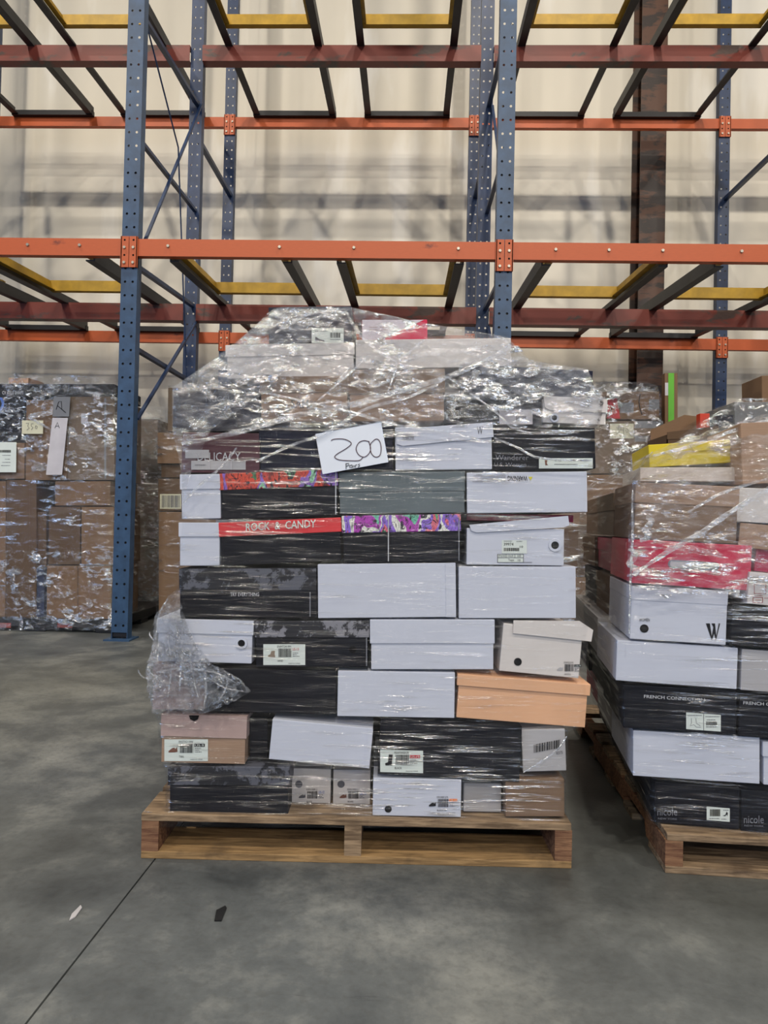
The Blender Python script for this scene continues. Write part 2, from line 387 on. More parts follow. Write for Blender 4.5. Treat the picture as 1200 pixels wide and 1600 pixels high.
        s.poly('shoe_picture', [(cx+a*k, cy+b*k) for a, b in pts], shoemat, y=-.0010, parent=p)
        return p
def tube(name, pts, r, mat, parent, seg=6, flat=1.0, rf=None):
    mb = MB(); n = len(pts); pts = [Vector(p) for p in pts]
    for i, p in enumerate(pts):
        d = (pts[min(n-1, i+1)]-pts[max(0, i-1)]).normalized(); x = d.cross(Vector((0, 1, 0))).normalized(); y = x.cross(d).normalized()
        rr = r if rf is None else r*rf(i/(n-1))
        mb.v += [tuple(p+x*rr*cos(2*pi*k/seg)+y*rr*flat*sin(2*pi*k/seg)) for k in range(seg)]
    for i in range(n-1):
        for k in range(seg): mb.f.append((i*seg+k, i*seg+(k+1) % seg, (i+1)*seg+(k+1) % seg, (i+1)*seg+k))
    return mb.build(name, mat, parent)
def spline(pts, n=8):
    out = []; P = [Vector(p) for p in pts]
    for i in range(len(P)-1):
        p0, p1, p2, p3 = P[max(0, i-1)], P[i], P[i+1], P[min(len(P)-1, i+2)]
        for k in range(n):
            t = k/n
            out.append(.5*((2*p1)+(p2-p0)*t+(2*p0-5*p1+4*p2-p3)*t*t+(3*p1-p0-3*p2+p3)*t**3))
    out.append(P[-1]); return out
def interp(tab, t):
    if t <= tab[0][0]: return tab[0][1]
    for (a, x), (b, y) in zip(tab, tab[1:]):
        if t <= b: return x+(y-x)*(t-a)/max(1e-9, b-a)
    return tab[-1][1]

# ------------------------------------------------------------------ the hall
D1, D2, D3, WALL = 4.60, 5.92, 7.04, 7.62
p0 = floor_px(240, 1345); p1 = floor_px(40, 1600); dj = (p0-p1).normalized(); nj = Vector((-dj.y, dj.x, 0))
ja, jb = p1-dj*6, p0+dj*6.2
g = nj*.0020
def poly_slab(name, pts, z, mat, kind='structure'):
    mb = MB(); n = len(pts)
    mb.add([(p[0], p[1], z) for p in pts]+[(p[0], p[1], z-.012) for p in pts], [tuple(range(n))]+[(i, i+n, (i+1) % n+n, (i+1) % n) for i in range(n)])
    return tag(mb.build(name, mat), kind=kind)
L0, L1 = ja+g, jb+g; R0, R1 = ja-g, jb-g
def side(pts):   # keep anticlockwise
    A = sum(pts[i][0]*pts[(i+1) % len(pts)][1]-pts[(i+1) % len(pts)][0]*pts[i][1] for i in range(len(pts)))
    return pts if A > 0 else pts[::-1]
poly_slab('floor', side([(L0.x, L0.y), (L1.x, L1.y), (-14, L1.y+.01), (-14, L0.y)]), 0, 'concrete')
poly_slab('floor', side([(R0.x, R0.y), (R1.x, R1.y), (R1.x, WALL+.1), (14, WALL+.1), (14, R0.y)]), 0, 'concrete')
if L1.y < WALL: poly_slab('floor', side([(-14, L1.y+.01), (R1.x, L1.y+.01), (R1.x, WALL+.1), (-14, WALL+.1)]), 0, 'concrete')
mb = MB().box(-14, ja.y, -.05, 14, WALL+.1, -.010); plain('joint_dirt', (74, 66, 46), .9); tag(mb.build('floor', 'joint_dirt'), 'dirt-filled joint bed under the concrete slabs', kind='structure')
wall = MB().box(-14, WALL, 0, 14, WALL+.15, 11).build('wall_back', 'drywall'); tag(wall, 'pale plastered warehouse wall behind the racking', kind='structure')
MB().box(-14, WALL-.012, 0, 14, WALL, .12).build('baseboard_back', 'drywall')['kind'] = 'structure'
# steel building column against the wall
ca = plane_y(1003, 100, WALL-.3).x; cb = plane_y(1043, 100, WALL-.3).x
col = MB().box(ca, WALL-.30, 0, cb, WALL-.285, 10.5).box((ca+cb)/2-.008, WALL-.285, 0, (ca+cb)/2+.008, WALL-.03, 10.5).box(ca, WALL-.03, 0, cb, WALL-.015, 10.5)
tag(col.build('trim_1', 'column_steel'), 'rusty brown steel building column standing against the wall', kind='structure')

# ------------------------------------------------------------------ pallet racking
PX = [-4.32, -1.86, .60, 3.06]; PW = .108
def perforated(z0, z1, pitch, wd, cols, r, phase=0):
    mb = MB(); ncell = int((z1-z0)/pitch); cw = wd/2; N = 8
    for i in range(ncell):
        for j in (0, 1):
            cx = (j-.5)*cw*1.0; x0 = -wd/2+j*cw; zc0 = z0+i*pitch; zc1 = zc0+pitch; hx = (j*2-1)*wd*.235; hz = (zc0+zc1)/2
            ring = [(hx+r*cos(2*pi*k/N+pi/8), hz+r*sin(2*pi*k/N+pi/8)) for k in range(N)]
            outer = []
            for k in range(N):
                a = 2*pi*k/N+pi/8; c, q = cos(a), sin(a)
                tx = ((x0+cw-hx)/c if c > 0 else (x0-hx)/c) if abs(c) > 1e-6 else 9
                tz = ((zc1-hz)/q if q > 0 else (zc0-hz)/q) if abs(q) > 1e-6 else 9
                t_ = min(tx, tz); outer.append((hx+t_*c, hz+t_*q))
            crn = {0: (x0+cw, zc1), 2: (x0, zc1), 4: (x0, zc0), 6: (x0+cw, zc0)}
            vs = [(x, 0, z) for x, z in ring]+[(x, 0, z) for x, z in outer]; b = len(mb.v)
            mb.v += vs
            for k in range(N):
                k2 = (k+1) % N
                mb.f.append((b+k, b+8+k, b+8+k2, b+k2))
            for k, c_ in crn.items():   # corners fill the gap between neighbouring outer points
                mb.v.append((c_[0], 0, c_[1])); e = len(mb.v)-1
                mb.f.append((b+8+k, e, b+8+(k+1) % N))
    return mb
PITCH = {D1: .0905, D2: .0905, D3: .0905}
TOPZ = 7.4
def post(x, Y, mat, label, z1=TOPZ):
    t = tag(empty('rack_post', Matrix.Translation((x, Y, 0))), label, 'rack post', 'blue perforated uprights of the racking')
    perforated(.05, z1, .0905, PW, 2, .0085).build('perforated_face', mat, t)
    mb = MB().box(-PW/2, .0005, 0, -PW/2+.005, .075, z1).box(PW/2-.005, .0005, 0, PW/2, .075, z1)
    mb.build('side_flange', mat, t)
    if Y == D1:
        MB().box(-PW/2+.006, .010, .02, PW/2-.006, .016, 3.1).build('backing_plate', 'black_steel', t)
    MB().box(-.085, -.05, 0, .085, .12, .010).build('base_plate', mat, t)
    return t
side_words = ['left of the left pallet', 'left of the tall stack of shoe boxes', 'behind the right shoulder of the stack', 'right of the rusty column']
for i, x in enumerate(PX):
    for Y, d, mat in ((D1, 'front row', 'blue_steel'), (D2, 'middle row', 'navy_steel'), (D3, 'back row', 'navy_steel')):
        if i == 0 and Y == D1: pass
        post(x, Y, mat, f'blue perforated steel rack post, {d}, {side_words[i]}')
# beams
def beam(name, x0, x1, Y, zc, hh, mat, label, group, clips=True, bolts=(), dep=.05, slim=False):
    t = tag(empty(name, Matrix.Translation(((x0+x1)/2, Y, zc))), label, 'rack beam', group); L = x1-x0
    a, b = -L/2, L/2
    mb = MB().box(a, 0, -hh/2, b, .006, hh/2).box(a, .006, hh/2-.007, b, dep, hh/2).box(a, .006, -hh/2, b, dep, -hh/2+.007)
    mb.build('channel', mat, t)
    if clips:
        for s_, xx in ((-1, a), (1, b)):
            c = MB().box(min(xx, xx-s_*.0), -.008, 0, 0, 0, 0) if False else MB()
            x_in = xx+(.0 if s_ < 0 else -.0)
            xa, xb = (xx-.052, xx+.003) if s_ < 0 else (xx-.003, xx+.052)
            c.box(xa, -.0105, -.135, xb, -.0045, .07); c.box(min(xx, xx+s_*.006), -.0105, -.135, max(xx, xx+s_*.006), .02, .07)
            cl = c.build('end_clip', mat, t)
            cxm = (xa+xb)/2
            h_ = MB()
            for zz in (.045, -.055): h_.disc(cxm, zz, .007, -.0108, 10)
            h_.build('bolt_hole', 'hole_dark', cl)
            for zz in (-.005, -.105):
                MB().add(*hexa(cxm, zz, .0105, -.0105, .009)).build('bolt', 'bolt_zinc', cl)
    for bx in bolts:
        MB().add(*hexa(bx-(x0+x1)/2, .01, .011, 0, .010)).build('bolt', 'bolt_zinc', t)
    return t
def hexa(cx, cz, r, y, h):
    n = 8; vs = [(cx+r*cos(2*pi*i/n), y, cz+r*sin(2*pi*i/n)) for i in range(n)]+[(cx+r*.85*cos(2*pi*i/n), y-h, cz+r*.85*sin(2*pi*i/n)) for i in range(n)]
    return vs, [tuple(range(n, 2*n))]+[(i, (i+1) % n, (i+1) % n+n, i+n) for i in range(n)]
bays = [(PX[0], PX[1]), (PX[1], PX[2]), (PX[2], PX[3]), (PX[3], PX[3]+2.46)]
bay_words = ['in the left bay', 'in the middle bay', 'in the right bay', 'in the far right bay']
def zat(x, y, Y): return plane_y(x, y, Y).z
z_f0, z_f1 = zat(600, 404, D1), zat(600, 377, D1)          # front orange
z_m0, z_m1 = zat(600, 506, D2), zat(600, 480, D2)          # middle, lower level
z_b0, z_b1 = zat(1000, 545, D3), zat(1000, 528, D3)        # back, lower level
z_M0, z_M1 = zat(600, 99, D2), zat(600, 74, D2)
z_B0, z_B1 = zat(600, 199, D3), zat(600, 184, D3)
XB = {1: [263, 437, 553, 716], 0: [125, 44], 2: [868, 951, 1035, 1158]}
for i, (a, b) in enumerate(bays):
    a2, b2 = a+PW/2, b-PW/2
    bolts = [plane_y(p, 390, D1).x for p in XB.get(i, [])]
    beam('rack_beam', a2, b2, D1-.004, (z_f0+z_f1)/2, z_f1-z_f0, 'orange_steel', f'bright orange front rack beam with bolted clips {bay_words[i]}', 'orange front beams of the racking', True, bolts)
    for lev, (zb0, zb1, zm0, zm1) in enumerate(((z_b0, z_b1, z_m0, z_m1), (z_B0, z_B1, z_M0, z_M1))):
        lw = ('lower', 'upper')[lev]
        beam('rack_beam', a2, b2, D2-.03, (zm0+zm1)/2, zm1-zm0, 'red_steel', f'worn dark red middle rack beam, {lw} level, {bay_words[i]}', 'dark red middle beams of the racking', False, (), .09)
        beam('rack_beam', a2, b2, D3-.004, (zb0+zb1)/2, zb1-zb0, 'orange_steel', f'orange rear rack beam, {lw} level, {bay_words[i]}', 'orange rear beams of the racking', True)
# sloping rails, black rear angles and yellow carts
lane_words = ['left lane', 'right lane']
dz_back = [z_b1, z_B1]; rise = .16
for i, (a, b) in enumerate(bays[:3]):
    for lane, (ra, rb) in enumerate(((.255, 1.065), (1.37, 2.20))):
        for lev in (0, 1):
            lw = ('lower', 'upper')[lev]; zb = dz_back[lev]+.045; zf = (z_f0+.026) if lev == 0 else z_B1+.045-rise*.8
            zf_end = zf
            for k, xx in enumerate((a+ra, a+rb)):
                mb = MB(); Pf = Vector((xx, D1+.052, zf)); Pb = Vector((xx, D3-.01, zb))
                mb.bar(Pf, Pb, .010, .085)
                s_ = 1 if k == 0 else -1
                q = Vector((s_*.03, 0, -.038)); mb.bar(Pf+q, Pb+q, .055, .008)
                o = mb.build('rack_rail', 'rail_steel')
                tag(o, f'dark sloping steel rail, {("left","right")[k]} side of {lane_words[lane]}, {lw} level, {bay_words[i]}', 'rail', 'sloping rails of the push back lanes')
            o = MB().box(a+ra-.01, D3-.05, dz_back[lev]-.008, a+rb+.01, D3-.004, dz_back[lev]+.040).build('rail_stop', 'black_steel')
            tag(o, f'black angle bar on rear beam, {lane_words[lane]}, {lw} level, {bay_words[i]}', 'angle bar', 'black angle bars on the rear beams')
            # cart
            Yc = 5.60 if lev == 0 else 5.66; zc = zf+(zb-zf)*(Yc-D1)/(D3-D1)+.035
            t = tag(empty('rack_cart', Matrix.Translation(((2*a+ra+rb)/2, Yc, zc))), f'yellow steel pallet cart, {lane_words[lane]}, {lw} level, {bay_words[i]}', 'cart', 'yellow carts on the rails')
            hw = (rb-ra)/2-.045; sl = (zb-zf)/(D3-D1)
            MB().box(-hw, 0, -.042, hw, .006, .042).box(-hw, .006, .034, hw, .05, .042).box(-hw, .006, -.042, hw, .05, -.034).build('cross_member', 'yellow_steel', t)
            MB().box(-hw, -.9, .004-sl*.9, hw, -.894, .060-sl*.9).build('cross_member', 'yellow_steel', t)
            for s_ in (-1, 1):
                m2 = MB().bar((s_*hw, -.9, -sl*.9), (s_*hw, 0.0, 0), .008, .075); m2.bar((s_*(hw-.02), -.9, -sl*.9-.034), (s_*(hw-.02), 0, -.034), .04, .006)
                m2.build('side_member', 'yellow_steel', t)
# frame lacing between front and middle posts
def brace(a, b, w_, label, mat='navy_steel'):
    o = MB().bar(a, b, w_, w_*.8).build('frame_brace', mat); tag(o, label, 'brace', 'diagonal braces of the rack frames')
def zz(px, py, Y): return plane_y(px, py, Y).z
for i, x in enumerate(PX):
    wds = side_words[i]; xx = x+.02
    y1, y2 = D1+.08, D2-.01
    A = zz(214, 410, D1); B = zz(292, 478, D2)
    brace((xx, y1, A), (xx, y2, B), .035, f'wide diagonal frame brace just under beam height, {wds}')
    brace((xx, y1, zz(214, 540, D1)), (xx, y2, zz(284, 597, D2)), .035, f'lower diagonal frame brace, {wds}')
    brace((xx+.03, y1, zz(218, 652, D1)), (xx+.03, y2, zz(293, 505, D2)), .022, f'thin rising frame brace, {wds}')
    brace((xx, y1, zz(228, 15, D1)), (xx, y2, zz(302, 165, D2)), .035, f'high diagonal frame brace, {wds}')
    brace((xx, y1, zz(218, 210, D1)), (xx, y2, zz(300, 330, D2)), .030, f'diagonal frame brace above the orange beam, {wds}')
    brace((xx+.03, y1, zz(226, 380, D1)), (xx+.03, y2, zz(302, 165, D2)), .020, f'thin rising brace above the orange beam, {wds}')
    brace((xx, D2+.07, zz(312, 215, D2)), (xx, D3, zz(357, 305, D3)), .040, f'diagonal brace between middle and back posts, {wds}')
    o = tube('bracing_cable', [(xx+.02, y1, zz(226, 25, D1)), (xx+.05, (y1+y2)/2, zz(247, 230, (y1+y2)/2)), (xx+.03, y2-.2, zz(272, 600, y2-.2))], .006, 'navy_steel', None)
    tag(o, f'thin dark cable inside the rack frame, {wds}', 'cable', 'thin cables inside the rack frames')

# ------------------------------------------------------------------ pallets
def pallet(fr, W, D, zt, label, group='wooden pallets', tan='pallet_wood_tan', name='wooden_pallet'):
    t = tag(empty(name, fr.mat(0, 0, 0)), label, 'pallet', group)
    tb = .017; sw = .040; sh = zt-2*tb
    boards = [(0, .14)]+[(.165+i*.135, .095) for i in range(6)]+[(D-.14, .14)]
    rnd = random.Random(int(W*1000+zt*977))
    for k, (y, wd) in enumerate(boards):
        j = rnd.uniform(-.004, .004)
        link_mesh('deck_board', cham_mesh(0+j, y, zt-tb, W+j, y+wd, zt, .002), ('pallet_wood', 'pallet_wood_grey')[(k*5+2) % 3 == 0], t)
    for y, wd in [(0, .14), (.30, .10), (D/2-.05, .10), (D-.40, .10), (D-.14, .14)]:
        link_mesh('bottom_board', cham_mesh(0, y-.001, 0, W, y+wd, tb, .002), tan if y == 0 else 'pallet_wood_grey', t)
    for k, x in enumerate((0, W*.472, W-sw)):
        pts = [(0, tb), (.16, tb), (.18, tb+.035), (.38, tb+.035), (.40, tb), (D-.40, tb), (D-.38, tb+.035), (D-.18, tb+.035), (D-.16, tb), (D, tb), (D, tb+sh), (0, tb+sh)]
        m = MB(); n = len(pts)
        m.add([(x, y, z) for y, z in pts]+[(x+sw, y, z) for y, z in pts], [tuple(range(n))[::-1], tuple(range(n, 2*n))]+[(i, (i+1) % n, (i+1) % n+n, i+n) for i in range(n)])
        m.build('stringer', ('pallet_wood_red', 'pallet_wood', 'pallet_wood_red')[k], t)
    return t
a = floor_px(220, 1341); b = floor_px(893, 1357)
MF = Frame((a.x, a.y), atan2(b.y-a.y, b.x-a.x)); MW = (b-a).length
ZT = MF.uz(556, 1279, .0)[1]
pallet(MF, MW, 1.2, ZT, 'weathered wooden pallet carrying the tall wrapped stack of shoe boxes')
a = floor_px(1039, 1364)
RP = Frame((a.x, a.y), radians(-3.4)); ZR = RP.uz(1045, 1302)[1]
pallet(RP, 1.05, 1.2, ZR, 'wooden pallet under the right stack of shoe boxes, cut by the picture edge', tan='pallet_wood')
MB2 = Frame(MF.o[:2], MF.yaw); MB2.o = MF.o+MF.w*.018     # box front plane of the main stack
G = 'shoe boxes of the tall wrapped stack'
def mk(label, tl, tr, br, bl, depth, mat, **k):
    h = ((bl[1]-tl[1])+(br[1]-tr[1]))/2
    return Box(MB2, label, bl, br, h, depth, mat, group=G, **k)
def elastic(bx, x, y0, y1, mat='silver_ink'): bx.rect('elastic_string', x, y0, x+1.6, y1, mat, th=.0015, y=-.0035)

# --- top course
b_ = mk('dark grey shoe box at the peak of the tall stack, white end label', (420,480),(550,478),(550,534),(420,536), .33, 'charcoal_board', off=.05)
p = b_.rect('size_label', 487, 513, 537, 536, 'label_paper'); b_.bars(516, 520, 532, 528, 'ink', parent=p, n=12); b_.lines([(492, 517, 512), (516, 530, 532)], 'grey_ink', parent=p)
b_.poly('shoe_picture', [(492,533),(493,526),(499,530),(507,532),(507,534)], 'grey_ink', y=-.001, parent=p)
b_ = mk('pale grey lidded shoe box under the dark peak box of the tall stack', (355,540),(553,535),(553,588),(355,592), .33, 'cream_board', off=.03, lid=.36, lidmat='cream_board')
b_ = mk('hot pink shoe box with a slanting pale panel, top of the tall stack', (566,500),(668,500),(668,530),(566,532), .25, 'pink_board', off=.05)
b_.poly('pale_panel', [(566,500),(662,500),(596,530),(566,532)], 'lilac_board', label='pale lilac slanting half of the pink box front')
b_.lines([(577, 511, 590), (594, 511, 606), (577, 515, 590), (594, 515, 606)], 'pinkish_board')
b_ = mk('wide pale grey shoe box directly under the hot pink one', (556,532),(799,527),(799,573),(556,576), .33, 'cream_board', off=.03)
b_ = mk('dark navy crushed shoe box on the right shoulder of the tall stack', (738,575),(922,575),(922,622),(738,612), .30, 'navy_board', off=.03, lid=.4, lidmat='navy_board', crush=.004)
# --- second course
b_ = mk('brown kraft shoe box with a faint printed name, left of its brown twin', (408,588),(543,588),(543,659),(408,660), .33, 'kraft', off=.01, lid=.36, lidmat='kraft_dark')
b_.text('SAM', 455, 624, 482, 638, 'ink', bold=.01); b_.text('EDELMAN', 484, 627, 508, 635, 'grey_ink'); b_.lines([(472, 641, 504), (440, 648, 500)], 'kraft_dark')
b_ = mk('plain brown kraft shoe box, right of its brown twin in the upper stack', (547,577),(694,578),(694,657),(547,659), .33, 'kraft', off=.01, lid=.47, lidmat='kraft_dark')
b_ = mk('crushed black shoe box with silver lettering at the upper left corner of the stack', (270,608),(404,607),(404,674),(270,673), .33, 'charcoal_board', crush=.005, off=.008)
b_.text('NUCCI', 322, 619, 358, 628, 'dim_silver'); b_.lines([(300, 634, 345), (300, 640, 330)], 'dim_silver')
b_ = mk('black shoe box with a pale label, below the navy crushed box on the right shoulder', (696,614),(846,622),(846,664),(696,660), .3, 'black_board', off=.012)
b_.rect('size_label', 780, 640, 832, 663, 'strip_white'); b_.bars(806, 650, 822, 657, 'grey_ink', y=-.002)
b_ = mk('small off-white shoe box with fold-over lid and ringed hole, upper right edge', (848,622),(948,625),(946,664),(848,660), .30, 'cream_board', off=.0)
b_.poly('lid_flap', [(849,619),(948,624),(948,645),(858,641),(851,637)], 'cream_board', th=.003, y=-.001); b_.hole(866, 653, 4.2, True)
# --- third course
b_ = mk('maroon shoe box with silver lettering and two taped labels, left edge of the stack', (283,676),(405,676),(405,740),(283,738), .33, 'maroon_board')
b_.text('DELICACY', 309, 707, 376, 720, 'silver_ink'); b_.rect('taped_label', 290, 703, 327, 716, 'grey_board', y=-.002)
b_.rect('taped_label', 299, 720, 384, 734, 'grey_board', y=-.001); b_.lines([(305, 726, 322)], 'grey_ink', y=-.003); b_.rect('tape_seam', 327, 720, 328, 734, 'strip_white', y=-.003)
b_.rect('tape_seam', 361, 720, 362, 734, 'strip_white', y=-.003)
b_ = mk('wide black lidded shoe box half hidden behind the handwritten count sign', (407,664),(614,664),(614,733),(407,735), .33, 'navy_board', lid=.34, lidmat='navy_board')
b_.text('blue', 486, 706, 500, 712, 'dim_silver')
b_ = mk('white shoe box with fold-over lid and dark print, right of the handwritten sign', (618,671),(769,662),(769,733),(618,735), .33, 'white_board', off=-.004)
b_.poly('lid_flap', [(617,671),(769,660),(771,683),(629,697),(620,694)], 'white_board', th=.003, y=-.001)
b_.text('WOMEN', 629, 680, 647, 688, 'grey_ink', flip=True, y=-.005); b_.text('W', 745, 667, 754, 679, 'grey_ink', y=-.005)
b_ = mk('black shoe box with pale lettering and long size label, upper right edge', (772,672),(931,668),(931,732),(772,735), .33, 'black_board', off=.004)
b_.text('Wanderer', 774, 711, 826, 719, 'dim_silver'); b_.text('U.S. Women', 772, 723, 822, 729, 'dim_silver')
p = b_.rect('size_label', 842, 716, 926, 732, 'label_paper'); b_.text('STYLE', 867, 717.5, 877, 721, 'grey_ink', parent=p); b_.text('COLOR', 888, 717.5, 899, 721, 'grey_ink', parent=p); b_.text('SIZE', 911, 718, 918, 721.5, 'grey_ink', parent=p)
b_.lines([(866, 725, 902)], 'grey_ink', parent=p); b_.poly('shoe_picture', [(851,719),(855,719),(854,724),(856,727),(852,727)], 'brown_print', y=-.001, parent=p)
# --- fourth course
b_ = mk('narrow white lidded shoe box at the left edge, above the lettered red lid', (284,741),(345,741),(345,810),(284,811), .33, 'white_board', lid=.34, lidmat='white_board')
b_ = mk('black shoe box with a coral and purple floral lid, above the lettered red lid', (347,738),(527,735),(528,805),(347,812), .33, 'black_board', lid=.36, lidmat='coral_print', lidlabel='floral patterned lid in coral, purple and green')
elastic(b_, 524, 738, 804)
b_ = mk('grey-green shoe box with half-height lid in the middle of the stack', (531,738),(726,736),(726,801),(531,803), .33, 'slate_board', lid=.48, lidmat='slate_board', over=.0015)
b_ = mk('white shoe box printed with an upside-down warning, right side of stack', (730,739),(918,736),(918,800),(730,802), .33, 'white_board')
b_.text('WARNING', 793, 743.5, 824, 751.5, 'ink', flip=True, bold=.012); b_.poly('warning_triangle', [(825.5,745),(832,745),(829,751)], 'warning_yellow')
b_.lines([(737+random.random()*22, 741+i*1.9, 790) for i in range(7)], 'grey_ink', th=.7)
b_ = mk('crushed magenta shoe box showing below the white box with the warning', (729,804),(916,803),(896,816),(729,813), .28, 'magenta_board', off=.06)
# --- fifth course
b_ = mk('narrow white lidded shoe box at the left edge, beside the lettered red lid', (281,816),(343,817),(343,884),(281,884), .33, 'white_board', lid=.33, lidmat='white_board')
b_ = mk('black shoe box with a bright red lettered lid', (345,819),(533,806),(533,876),(347,884), .33, 'black_board', lid=.33, lidmat='red_board', over=.004, lidlabel='red lid lettered in white')
b_.text('ROCK  &  CANDY', 385, 817.5, 494, 830, 'label_paper', y=-.0062, bold=.008, slope=-6)
b_ = mk('black shoe box with a purple, pink and green floral lid right of the red lid', (536,805),(720,804),(719,877),(537,880), .33, 'black_board', lid=.36, lidmat='floral_print', lidlabel='floral patterned lid in purple, pink and green')
elastic(b_, 606, 804, 877, 'silver_ink'); elastic(b_, 716, 808, 876, 'dim_silver')
b_ = mk('white shoe box with fold-over lid, price stickers and a ringed hole', (730,826),(884,826),(881,884),(729,882), .33, 'white_board', off=-.002)
b_.poly('lid_flap', [(733,820),(887,806),(889,821),(880,824),(744,832),(736,829)], 'white_board', th=.003, y=-.001); b_.hole(867, 852, 6, True)
p = b_.rect('price_sticker', 784, 844, 823, 865, 'label_paper'); b_.text('39974', 787, 848, 802, 852.5, 'ink', parent=p); b_.text('10', 812, 852.5, 817, 856, 'ink', parent=p); b_.bars(787, 856, 811, 861, 'ink', parent=p)
b_.lines([(787, 845, 800), (807, 845.5, 816)], 'grey_ink', parent=p, th=.8)
g_ = b_.rect('size_table', 777, 865.5, 818, 879, 'label_paper', th=.0002)
for r_ in ((777,865.5,818,866.2),(777,871,818,871.7),(777,878.3,831,879),(777,865.5,777.7,879),(790.5,865.5,791.2,871),(804,865.5,804.7,871),(817.3,865.5,818,879)): b_.rect('table_rule', *r_, 'grey_ink', y=-.001, th=.0002, parent=g_)
b_.text('STYLE NO', 778.5, 867, 789.5, 870, 'grey_ink', parent=g_, y=-.0018); b_.text('COLOR', 793, 867, 802, 870, 'grey_ink', parent=g_, y=-.0018); b_.text('SIZE', 808, 867, 814, 870, 'grey_ink', parent=g_, y=-.0018)
b_.text('Taupe', 794, 873, 803, 877.5, 'grey_ink', parent=g_, y=-.0018); b_.text('10', 809, 873.5, 813, 877, 'grey_ink', parent=g_, y=-.0018)
# --- sixth course
b_ = mk('wide black shoe box reading a small slogan, grey camouflage print along its top', (279,889),(495,886),(495,965),(281,966), .33, 'black_board', off=.0)
b_.text('TRY EVERYTHING', 360, 925.5, 405, 931.5, 'silver_ink', bold=.012); b_.poly('camouflage_band', [(280,889),(494,888),(494,922),(280,921)], 'camo_dark', th=.0003)
elastic(b_, 484, 925, 963, 'dim_silver')
b_ = mk('large white shoe box with a creased right end, middle of the stack', (497,882),(712,879),(713,964),(497,966), .33, 'white_board')
b_.poly('creased_end', [(696,880),(711,879),(712,964),(697,964)], 'white_board', th=.002, y=0)
b_ = mk('large plain white shoe box directly below the box with price stickers', (717,886),(900,884),(900,966),(717,966), .33, 'white_board')
# --- seventh course
b_ = mk('off-white lidded shoe box with a ringed hole, behind the film tail on the left', (245,968),(396,968),(393,1037),(246,1033), .33, 'white_board', lid=.34, lidmat='white_board')
b_.hole(377.5, 1005, 5.5, True)
b_ = mk('black shoe box with grey camouflage lid and desert boot label', (399,970),(575,970),(575,1042),(400,1042), .33, 'black_board', lid=.36, lidmat='camo_print', lidlabel='lid with grey camouflage print')
b_.size_label(411.5, 1006.5, 477, 1039, 'SNMT2419M', 'SAND', None, 'boot', seed=3, shoemat='sand_print'); b_.text('US-13', 457, 1012, 467, 1016, 'red_ink', y=-.003); b_.hole(551, 1015, 5.5)
elastic(b_, 572, 996, 1040, 'dim_silver')
b_ = mk('white lidded shoe box between the camouflage lid and the tilted white box', (579,968),(772,968),(771,1046),(580,1046), .33, 'white_board', lid=.48, lidmat='white_board')
b_ = mk('battered off-white shoe box tilted down to the right, round hole and size print', (789,972),(922,987),(904,1060),(780,1048), .30, 'cream_board', off=.002)
b_.poly('lid_flap', [(802,969),(905,970),(926,984),(923,1002),(915,1001),(801,989)], 'cream_board', th=.004, y=-.001); b_.hole(809, 1034, 6.2)
b_.size_label(866, 1031, 911, 1058, 'STNM2220W', 'WHITE-S', 'ink', 'shoe', has_paper=False, size='US-9', seed=5, slope=2, shoemat='grey_board')
# --- eighth course
b_ = mk('crushed pinkish-beige shoe box under the crumpled film tail', (235,1036),(318,1040),(320,1108),(238,1108), .33, 'pinkish_board', crush=.003)
b_ = mk('wide plain black shoe box, darkest of the lower stack, right of the film tail', (322,1046),(524,1046),(524,1116),(322,1112), .33, 'black_board', off=.006)
b_ = mk('black block put in for the dark gap between tan lidded and white box', (386,1121),(419,1121),(418,1186),(390,1186), .33, 'black_board', off=.03)  # black block stands in for the shade of an open gap
b_ = mk('plain white shoe box left of the light orange lidded box', (528,1049),(711,1050),(710,1122),(527,1119), .33, 'white_board', off=.0)
b_ = mk('light orange lidded shoe box at the right edge of the lower stack', (714,1052),(919,1069),(914,1137),(713,1121), .33, 'orange_board', lid=.26, lidmat='orange_board', over=.005)
# --- ninth course
b_ = mk('tan lidded shoe box with a white size label at the lower left edge', (244,1115),(382,1119),(382,1194),(252,1190), .30, 'kraft', lid=.46, lidmat='pinkish_board', crush=.002)
b_.size_label(257, 1155, 325, 1189, 'SNGTX2119W', 'TAN', 'ink', 'shoe', size='US-9', seed=9); b_.poly('thumb_notch', [(296,1117),(312,1117),(310,1123),(304,1126),(298,1123)], 'hole_dark', y=-.004)
b_ = mk('white shoe box leaning down to the right in the lower middle', (424,1123),(583,1138),(577,1201),(420,1186), .30, 'white_board', off=-.002)
b_.poly('folded_end', [(575,1138),(583,1139),(577,1200),(569,1199)], 'white_board', th=.003, y=0)
b_ = mk('big glossy black boot box with a tall boot label', (590,1125),(813,1134),(811,1222),(590,1209), .33, 'black_board', off=-.004, crush=.002)
b_.size_label(594, 1171, 661, 1206, 'MOUNTAINEER 2M', 'BLACK', 'red_ink', 'tall', size='US-13', seed=11, slope=2, shoemat='ink')
b_ = mk('pale grey shoe box with a slanted barcode at the lower right edge', (817,1138),(887,1141),(885,1204),(817,1206), .30, 'grey_board', off=.002)
b_.bars(834, 1163, 876, 1176, 'ink', slope=-8, seed=4); b_.text('8375', 869, 1174, 879, 1179, 'grey_ink', slope=-1.5)
